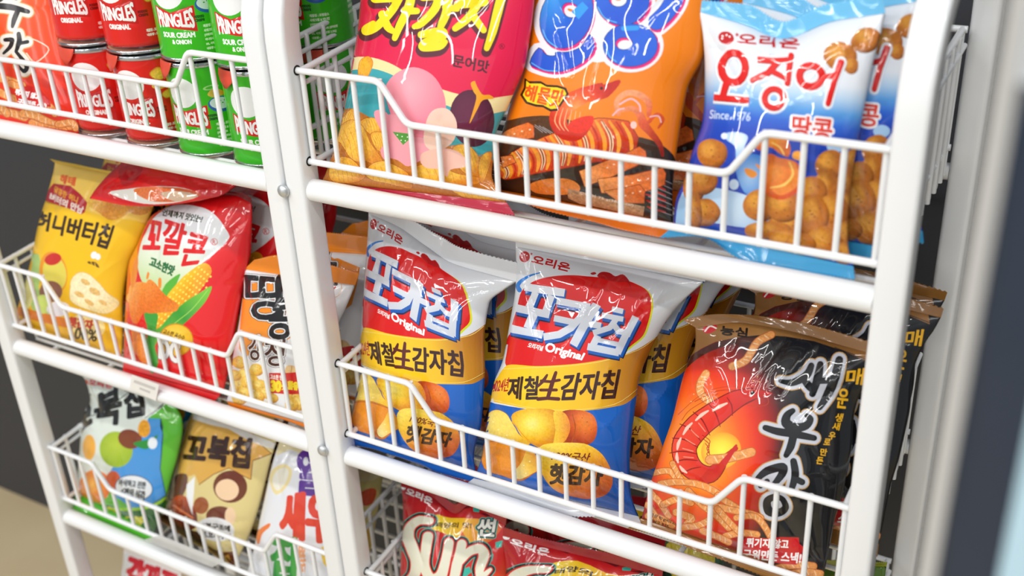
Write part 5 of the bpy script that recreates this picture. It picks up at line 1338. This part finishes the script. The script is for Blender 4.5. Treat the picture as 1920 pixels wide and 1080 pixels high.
# ------------------------------------------------------------------ drink-can sized crisp tubes
CR, CH = 0.0325, 0.0850
def chips_small(cx, cy, col='#f2b43a'):
    return [L(blob((cx - 7, cy), (cx - 3, cy + 4), (cx + 4, cy + 3), (cx + 8, cy - 1), (cx + 3, cy - 3), (cx - 3, cy - 3), k=3), linear((cx - 6, cy), (cx + 7, cy), '#f8cc5a', '#ee9a2c'), .3)]
def can_art(kind):
    c0 = np.pi * CR * 1000
    red = '#d8201e'
    lay = []
    def at(u, z): return (c0 + u, z)
    def tx(s, u0, u1, z0, z1, b, tilt=0.0, mid=None): return text(s, at(u0, z1), at(u1, z1 - tilt), at(u0, z0), b)
    lay.append(L(ell(*at(-3, 56), 15.5, 13.5, 8), '#f2f3f4'))
    if kind == 'green':
        lay.append(L(poly(at(-19, 45), at(-2, 39.5), at(19, 45), at(19, 23), at(0, 26), at(-19, 29)), red))
    else: lay.append(L(poly(at(-19, 45), at(-2, 39.5), at(19, 45), at(19, 24), at(0, 26), at(-19, 29)), '#c81a18'))
    cs = text('PRINGLES', at(-17, 42), at(17, 42), at(-17, 27.5), 0.5)

    bent = []
    for c in cs:
        c = c.copy(); k = (c[:, 0] - c0) / 17; mid = 34.5
        c[:, 1] = mid + (c[:, 1] - mid) * (0.72 + 0.45 * k * k) - 1.5 * (1 - k * k)
        bent.append(c)
    lay.append(L(bent, '#f4f4f4'))
    ink = '#d8f0c8' if kind == 'green' else '#f6dcd6'
    if kind == 'green':
        lay += [L(tx('SOUR CREAM', -14, 16, 18.5, 22.7, .3), '#f4f6f2'), L(tx('& ONION', -5, 12, 13, 16.5, .28), '#f4f6f2')]
        lines = ['제품명 : 프링글스', '사워크림 & 어니언', '[사워크림&', '어니언시즈닝 5.5% (양파분말', '8%, 사워크림분말 3.2%)]', '내용량 : 53 g (273 kcal)']
        wid = [17, 17, 9, 24, 22, 20]
        for i, (t, w) in enumerate(zip(lines, wid)): lay.append(L(tx(t, 24, 24 + w, 25.5 - i * 3.9, 27.9 - i * 3.9, .18), ink))
        lay += [L(ell(*at(31, 44), 11, 7, -8), '#2d62b8'), L(ell(*at(31, 45), 9.5, 5.2, -8), '#dfe9ee'), L(sum([ell(*at(x, z), .9, .6, 0, 8) for x, z in ((28, 46), (33, 45), (31, 47), (35, 47))], []), '#4aa030')]
        lay += [L(ell(*at(25, 60), 7, 2.2, 5), '#a8e08a'), L(ell(*at(25, 60), 5, 1.2, 5), '#52c030')] + chips_small(c0 + 28, 54)
        lay += [L(tx('POTATO', 18, 26, 34, 36, .3), '#1c5c1c'), L(tx('CRISPS', 18, 26, 31, 33, .3), '#1c5c1c')]
    else:
        lay += [L(tx('ORIGINAL', -10, 11, 20, 24, .35), '#f6f0ee')]
        for i, t in enumerate(['제품명 : 프링글스 오리지날', '내용량 : 53 g (273 kcal)']): lay.append(L(tx(t, 24, 46, 16 - i * 4, 18.6 - i * 4, .18), ink))
        lay += crisp([at(20, 66), at(27, 70), at(32, 66), at(30, 60), at(23, 61)], '#f8cc4a', '#f0a830', '#d8882a') + chips_small(c0 + 26, 54) + crisp([at(27, 46), at(34, 49), at(36, 44), at(30, 42)], '#f8cc4a', '#f0a830', '#d8882a')
        lay += [L(tx('POTATO', 20, 28, 33, 35, .3), '#7a1410'), L(tx('CRISPS', 20, 28, 30, 32, .3), '#7a1410')]
    u = 64
    for i in range(7): lay.append(L(tx('원재료명 감자분말 식물성유지', u, u + 26, 52 - i * 5, 54.5 - i * 5, .15), ink))
    bx = lambda z0, z1, c: lay.append(L(poly(at(-120, z0), at(120, z0), at(120, z1), at(-120, z1)), c))
    if kind == 'red': bx(-1, 2.0, '#e8d8b0')
    return lay
def make_can(kind, label, loc, rot, group):
    root = thing('crisp_can', label, 'can', loc, group)
    U = 2 * np.pi * CR * 1000; V = (CH - 0.006) * 1000
    lay = can_art(kind); base = lin('#3cb81e' if kind == 'green' else '#dc2018')
    def surf(P):
        a = P[:, 0] / (CR * 1000) + np.pi / 2        # middle of the print faces the shopper
        return np.stack([CR * np.cos(a), CR * np.sin(a), P[:, 1] / 1000 + 0.003], 1)
    def ink(i, q):
        if i < 0: return np.tile(base, (len(q), 1))
        c = lay[i][1]; return c(q) if callable(c) else np.tile(lin(c), (len(q), 1))
    me = printed_mesh('can_body', U, V, lay, surf, ink, grid=4.0)
    link('can_body', me, M['paper'], root)
    b = MB(); b.lathe([(0.0001, 0.0016), (CR - .004, 0.0016), (CR - .003, 0), (CR, 0), (CR + .0007, .0008), (CR + .0007, .0028), (CR, .0036), (CR - .0006, .0036)], 64)
    b.build('bottom_rim', M['tin'], root)
    b = MB(); b.lathe([(CR - .0006, CH - .0044), (CR + .0008, CH - .0036), (CR + .0012, CH - .0018), (CR + .0006, CH - .0002), (CR - .0010, CH), (CR - .0018, CH - .001), (CR - .0024, CH - .003)], 64)
    b.build('top_rim', M['tin'], root)
    b = MB(); b.lathe([(CR - .0023, CH - .0028), (CR * .6, CH - .0026), (0.0001, CH - .0027)], 48)
    lid = b.build('foil_lid', M['tin'], root)
    b = MB(); V_ = []; n = 12   # foil pull tab folded down over the rim
    for j, (rr, z) in enumerate(((CR - .004, CH - .0016), (CR + .0015, CH + .0004), (CR + .0026, CH - .004), (CR + .0030, CH - .009), (CR + .0036, CH - .0145))):
        wdt = (0.011, 0.0115, 0.0105, 0.0075, 0.0015)[j]
        for k in range(n + 1):
            s_ = (k / n * 2 - 1) * wdt; a = -np.pi / 2 - .55 + s_ / CR
            V_.append((rr * math.cos(a), rr * math.sin(a), z))
    F_ = [(j * (n + 1) + k, j * (n + 1) + k + 1, (j + 1) * (n + 1) + k + 1, (j + 1) * (n + 1) + k) for j in range(4) for k in range(n)]
    b.add(V_, F_, True)
    t = b.build('pull_tab', simple_mat('red_foil', '#e4523c', .35, metal=.2), lid)
    sm = t.modifiers.new('thickness', 'SOLIDIFY'); sm.thickness = 0.0003
    root.rotation_euler = (0, 0, rot)
    return root
ZC = 0.0035
can_g = make_can('green', 'green onion crisp can on the lower row, against the right end of the left rack', (-0.0810, 0.043, ZC), 0.36, 'small crisp cans on the top left shelf')
can_r = make_can('red', 'red crisp can on the lower row nearest the orange red prawn bag', (-0.2800, 0.043, ZC), 0.44, 'small crisp cans on the top left shelf')
def can_copy(src, label, x, y, lvl, rot):
    r = dup(src, label); r.location = (x, y, ZC + lvl * (CH + 0.0006)); r.rotation_euler = (0, 0, rot)
    return r
can_copy(can_r, 'red crisp can on the lower row, next to the green cans', -0.2136, 0.042, 0, 0.22)
can_copy(can_g, 'green onion crisp can on the lower row, touching the red can', -0.1473, 0.043, 0, 0.16)
can_copy(can_r, 'red crisp can on the upper row nearest the orange red prawn bag', -0.2840, 0.045, 1, 0.34)
can_copy(can_r, 'red crisp can on the upper row beside the green ones', -0.2170, 0.044, 1, 0.24)
can_copy(can_g, 'green onion crisp can on the upper row, next to the red can', -0.1500, 0.045, 1, 0.28)
can_copy(can_g, 'green onion crisp can on the upper row, tucked against the rack post', -0.0840, 0.045, 1, 0.34)
can_copy(can_g, 'green onion crisp can behind the wire side grid right of the posts, lower of two', -0.072, 0.116, 0, 1.0)
can_copy(can_g, 'green onion crisp can right of the posts, stacked on another, its small print showing', -0.072, 0.116, 1, -0.22)

# ------------------------------------------------------------------ bags on the shelves
GP = 'potato crisp bags on the middle right shelf'
bag_pink = Bpink.build('snack_bag', 'glossy pink bag with yellow brush lettering, leftmost on the top right shelf', layers=art_pink, facecol=face_pink)
bag_squid = Bsquid.build('snack_bag', 'orange seafood bag with fat blue letters, in front of its twin', layers=art_squid, facecol=face_squid, group='orange seafood snack bags')
bag_nut = Bnut.build('snack_bag', 'blue and white peanut ball bag with red letters, frontmost of its row', layers=art_nut, facecol=face_nut, group='blue peanut ball bags')
bag_chip = Bchip.build('snack_bag', 'potato crisp bag with whole red circle, front one left of the black bag', layers=art_chip, facecol='#dde1e7', group=GP)
bag_chip2 = Bchip2.build('snack_bag', 'front potato crisp bag beside the joined posts, its top seal slanting', layers=art_chip, facecol='#dde1e7', ref=Bchip, group=GP)
bag_shrimp = Bshrimp.build('snack_bag', 'black and fiery red prawn snack bag with gold top seal, front of its row', layers=art_shrimp, facecol=face_shrimp2, group='black prawn snack bags')
bag_honey = Bhoney.build('snack_bag', 'front yellow honey butter crisp bag at the far left of the second shelf', layers=art_honey, facecol=face_honey, mat='film_soft', group='yellow honey butter bags')
bag_corn = Bcorn.build('snack_bag', 'red corn snack bag with corn cob and white field, standing in front', layers=art_corn, facecol=face_corn, group='red corn snack bags')
bag_pea = Bpea.build('snack_bag', 'front white and orange peanut bag with black letters, half hidden by the posts', layers=art_pea, facecol=face_pea, group='white and orange peanut bags')
bag_green = Bgreen.build('snack_bag', 'green and white corn soup snack bag at the left end of the third shelf', layers=art_green, facecol=face_green)
bag_brown = Bbrown.build('snack_bag', 'cream and brown chocolate snack bag between the green bag and the pale prawn bag', layers=art_brown, facecol='#dccb8c')
bag_white = Bwhite.build('snack_bag', 'pale bag with purple, red and green letters beside the posts', layers=art_white, facecol='#e2e4ea', group='pale prawn crisp bags')
bag_sun = Bsun.build('snack_bag', 'red wavy crisp bag with big cream lettering, left of its twin', layers=art_sun, facecol=face_sun, group='red wavy crisp bags')
bag_sun2 = Bsun2.build('snack_bag', 'front red wavy crisp bag right of the big lettered one', layers=art_sun, facecol=face_sun, ref=Bsun, group='red wavy crisp bags')
bag_red = Bred.build('snack_bag', 'orange red prawn snack bag at the left edge of the top shelf beside red cans', layers=art_red, facecol=face_red, mat='film_soft')

R_ = math.radians
dup(bag_squid, 'orange seafood snack bag standing behind the front one, showing right of it', (0.016, 0.052, 0.002), (R_(2), 0, R_(-3)))
dup(bag_nut, 'blue peanut ball bag second in the row, peeking out right of the front one', (0.0235, 0.024, 0.004), (R_(-1), R_(-1.0), 0))
dup(bag_nut, 'blue peanut ball bag third in the row, a thin dark blue strip by the post', (0.030, 0.066, 0.004), (R_(1), R_(-1), R_(-4)))
dup(bag_chip, 'potato crisp bag directly behind the middle front one, showing its round sticker at right', (0.026, 0.048, 0.006), (R_(1), R_(-1), R_(-3)))
dup(bag_chip, 'potato crisp bag third in the middle row, dark blue edge only', (0.036, 0.096, 0.006), (0, R_(1), R_(4)))
dup(bag_chip2, 'potato crisp bag behind the slanting-seal one, red dome showing above it', (0.014, 0.045, 0.002), (R_(2), R_(-1), R_(3)))
dup(bag_chip2, 'potato crisp bag third in the left row of the middle right shelf', (0.024, 0.092, 0.002), (0, R_(2), R_(-2)))
dup(bag_shrimp, 'black prawn snack bag behind the front one, gold seal past the right post', (0.030, 0.046, 0.014), (R_(-2), R_(-1), R_(-2)))
dup(bag_shrimp, 'black prawn snack bag last in the row by the dark wall', (0.020, 0.096, 0.006), (R_(2), R_(2), R_(3)))
dup(bag_honey, 'yellow honey butter bag second in line, top corner showing above the first', (0.034, 0.05, 0.012), (R_(2), 0, R_(-3)))
dup(bag_corn, 'red corn snack bag behind the front one, white field showing at its right', (0.026, 0.05, 0.0), (R_(2), R_(1), R_(-3)))
dup(bag_corn, 'red corn snack bag last in its row under the top shelf', (0.030, 0.10, 0.0), (R_(1), R_(-1), R_(4)))
dup(bag_pea, 'white and orange peanut bag second from the front, right of the posts', (0.030, 0.044, 0.010), (R_(1), R_(-2), R_(2)))
dup(bag_pea, 'white and orange peanut bag third from the front, seen between post and crisp bag', (0.046, 0.088, 0.010), (R_(-1), R_(1), R_(-2)))
dup(bag_pea, 'white and orange peanut bag rearmost, highest orange stripe right of the posts', (0.060, 0.130, 0.012), (0, R_(-1), R_(1)))
dup(bag_green, 'green corn soup bag behind the first, sliver at its right side', (0.016, 0.048, 0.0), (R_(2), R_(-1), R_(-2)))
dup(bag_brown, 'cream and brown chocolate bag second in its row', (0.012, 0.045, 0.002), (R_(2), R_(1), R_(2)))
dup(bag_sun, 'red wavy crisp bag second in the left row', (0.016, 0.05, 0.004), (R_(2), R_(1), R_(-2)), )
dup(bag_sun2, 'red wavy crisp bag second in the right row under the middle shelf', (0.020, 0.045, 0.004), (R_(2), R_(1), R_(-2)))
dup(bag_sun2, 'red wavy crisp bag third in the right row, deep in the basket', (0.026, 0.092, 0.004), (R_(1), R_(-1), R_(3)))

# red bag lying on its back across the yellow and the corn bags
Blie = Bag([(168, 372), (174, 362), (195, 338), (222, 312), (250, 285)], [(412, 370), (424, 362), (445, 346), (470, 330), (500, 318)], -0.062, lean=62, T=30, seed=201, press=0,
           plane=((-0.232, 0.030, -0.066), (-0.12, 0.024, -0.066)), back='#b01218', topc='#c01a1e', botc='#d01c20', yaw=0,
           botmid=[(168, 372), (225, 384), (290, 386), (350, 380), (412, 368)])
lie = Blie.build('snack_bag', 'red snack bag lying flat on top of the yellow and red corn bags', layers=[
    L(blob((205, 362), (255, 352), (330, 350), (370, 362), (340, 378), (270, 382), k=4), '#e8e4dc'), L(blob((250, 356), (290, 350), (350, 354), (376, 366), (330, 378), (280, 376), k=4), linear((250, 350), (360, 370), '#ee7a2a', '#e05a1c'), .5),
    L(blob((300, 362), (340, 358), (372, 368), (330, 378), k=3), '#d8b89a'), L(blob((222, 320), (245, 306), (268, 308), (255, 340), (230, 348), k=3), '#b81a24')], facecol='#d8161c')

# pale yellow bag and grey bag seen through the left side grid of the lowest right basket
By = Bag([(644, 1060), (648, 1000), (652, 940), (655, 880)], [(690, 1060), (700, 1000), (712, 930), (722, 872)], Z2, 12, T=34, seed=210, press=0,
         plane=((-0.075, 0.085, Z2), (-0.03, 0.09, Z2)), top=dict(px=[(655, 872), (690, 868), (724, 864)]), back='#c8b878', topc='#e0cf8a', botc='#d8c880')
by = By.build('snack_bag', 'pale yellow bag with a red mark, seen right of the posts above the wavy crisps', layers=[
    L(blob((672, 930), (690, 916), (706, 920), (698, 944), (680, 948), k=3), '#d8502c', .3), L(blob((655, 1010), (680, 990), (700, 1000), (690, 1040), k=3), '#e6c04a', .4), L(blob((655, 880), (700, 876), (716, 885), (700, 900), (660, 900), k=3), '#e8ddaa')], facecol='#dccf86', mat='film_soft')
Bg = Bag([(1236, 1150), (1240, 1080), (1246, 1020), (1250, 975)], [(1345, 1190), (1352, 1110), (1358, 1050), (1362, 1010)], Z2, 12, T=36, seed=220, press=0,
         plane=((0.335, 0.06, Z2), (0.40, 0.06, Z2)), top=dict(px=[(1248, 962), (1305, 980), (1364, 998)]), back='#1e6a50', topc='#2f9a80', botc='#2f9a80')
bg = Bg.build('snack_bag', 'dark green snack bag low in the right rack behind the red wavy bags', layers=[
    L(blob((1250, 1020), (1300, 1010), (1340, 1040), (1320, 1090), (1260, 1080), k=4), '#c8b43a', .5), L(stroke([(1250, 1000), (1300, 1005), (1350, 1030)], 6, sm=True), '#d8e0dc')], facecol='#24503a')
Bg2 = Bag([(1480, 1240), (1490, 1170), (1500, 1110), (1506, 1060)], [(1625, 1260), (1640, 1180), (1655, 1110), (1662, 1062)], Z2, 12, T=38, seed=222, press=0,
          plane=((0.40, 0.05, Z2), (0.44, 0.05, Z2)), top=dict(px=[(1504, 1052), (1580, 1050), (1664, 1054)]), back='#7a7a1c', topc='#9aa02c', botc='#9aa02c')
bg2 = Bg2.build('snack_bag', 'olive green snack bag at the bottom right corner of the right rack', layers=[L(blob((1520, 1090), (1600, 1080), (1640, 1110), (1600, 1160), (1530, 1150), k=4), '#d8b83a', .5)], facecol='#5a7a2c')
# bag on the lowest left shelf
B4 = Bag([(222, 1250), (226, 1180), (228, 1120), (230, 1060), (232, 1035)], [(352, 1300), (348, 1220), (345, 1150), (342, 1110), (340, 1080)], Z3, 17, T=38, seed=230,
         top=dict(px=[(233, 1024), (285, 1046), (340, 1068)]), back='#d8c8c0', topc='#e8e0dc', botc='#d02020')
b4 = B4.build('snack_bag', 'white bag with red letters on the lowest left shelf', layers=[
    L(text('감자깡', (243, 1042), (335, 1078), (238, 1096), 3.4), '#d01e2a'), L(poly((215, 1110), (350, 1150), (360, 1310), (210, 1260)), '#d8202a')], facecol='#e8e6e4')

# ------------------------------------------------------------------ paper price tag and loose clear strip on the left rack's rails
tagm = simple_mat('tag_paper', '#eceae6', .5)
def tagsheet(name, px, y, label, mat, text_=None, T=0.0006):
    W = on_plane(px, (0, y, 0), np.array([0, 1.0, 0]))
    o = W.mean(0); b = MB()
    v = [tuple(p - o) for p in W] + [tuple(p - o + [0, T, 0]) for p in W]
    b.add(v, [(0, 1, 2, 3), (7, 6, 5, 4), (0, 4, 5, 1), (1, 5, 6, 2), (2, 6, 7, 3), (3, 7, 4, 0)])
    ob = b.build(name, mat); ob.location = tuple(o)
    tag(ob, label, 'price tag')
    return ob
pt = tagsheet('price_tag', [(247, 703), (298, 722), (292, 752), (243, 728)], -0.0104, 'small white paper price tag stuck on the left rack rail above the green bag', tagm)
bpy.context.view_layer.update()
W = on_plane([(252, 712), (292, 727), (290, 732), (250, 717)], (0, -0.0106, 0), np.array([0, 1.0, 0]))
b = MB(); b.add([tuple(p - np.array(pt.location)) for p in W], [(0, 1, 2, 3)]); W2 = on_plane([(262, 726), (282, 734), (281, 738), (261, 730)], (0, -0.0106, 0), np.array([0, 1.0, 0]))
b.add([tuple(p - np.array(pt.location)) for p in W2], [(0, 1, 2, 3)])
b.build('faded_print', simple_mat('faded_ink', '#c9c5c2', .6), pt)
clear = simple_mat('label_strip', '#dfe2e4', .2, coat=.6); clear.node_tree.nodes['Principled BSDF'].inputs['Alpha'].default_value = 0.55
cl = tagsheet('label_strip', [(270, 1012), (300, 1004), (420, 1052), (398, 1064)], -0.0104, 'crumpled clear plastic label strip on the third rail under the brown bag', clear)

# ------------------------------------------------------------------ out-of-focus cabinet edge close to the camera on the right
def wedge(name, a0, a1, d0, d1, z0, z1, mat, parent, off):
    """upright box between two directions seen from the aisle"""
    b = MB(); c = CAM_POS
    P = []
    for (a, d) in ((a0, d0), (a1, d0), (a1, d1), (a0, d1)): P.append((c[0] + a * d, c[1] + d))
    v = [(x, y, z0) for x, y in P] + [(x, y, z1) for x, y in P]
    b.add(v, [(0, 1, 2, 3), (7, 6, 5, 4), (0, 4, 5, 1), (1, 5, 6, 2), (2, 6, 7, 3), (3, 7, 4, 0)])
    return b.build(name, mat, parent, off)
fo = (0.566, -0.40, FLOOR_Z)
fg = thing('glass_door_cabinet', 'blurred edge of a navy and white cabinet close by at the right side', 'cabinet', fo)
wedge('frame_post', -0.114, -0.0955, 0.250, 0.275, FLOOR_Z, 0.45, simple_mat('cabinet_white', '#b9b8b6', .4), fg, fo)
wedge('door_panel', -0.0955, -0.036, 0.252, 0.275, FLOOR_Z, 0.268, simple_mat('cabinet_navy', '#14273e', .4, coat=.3), fg, fo)
wedge('head_panel', -0.0955, -0.036, 0.251, 0.275, 0.268, 0.45, simple_mat('cabinet_head', '#c4ccd4', .4), fg, fo)
wedge('glass_edge', -0.036, 0.10, 0.249, 0.275, FLOOR_Z, 0.45, simple_mat('cabinet_glass_edge', '#b4d4e4', .25), fg, fo)
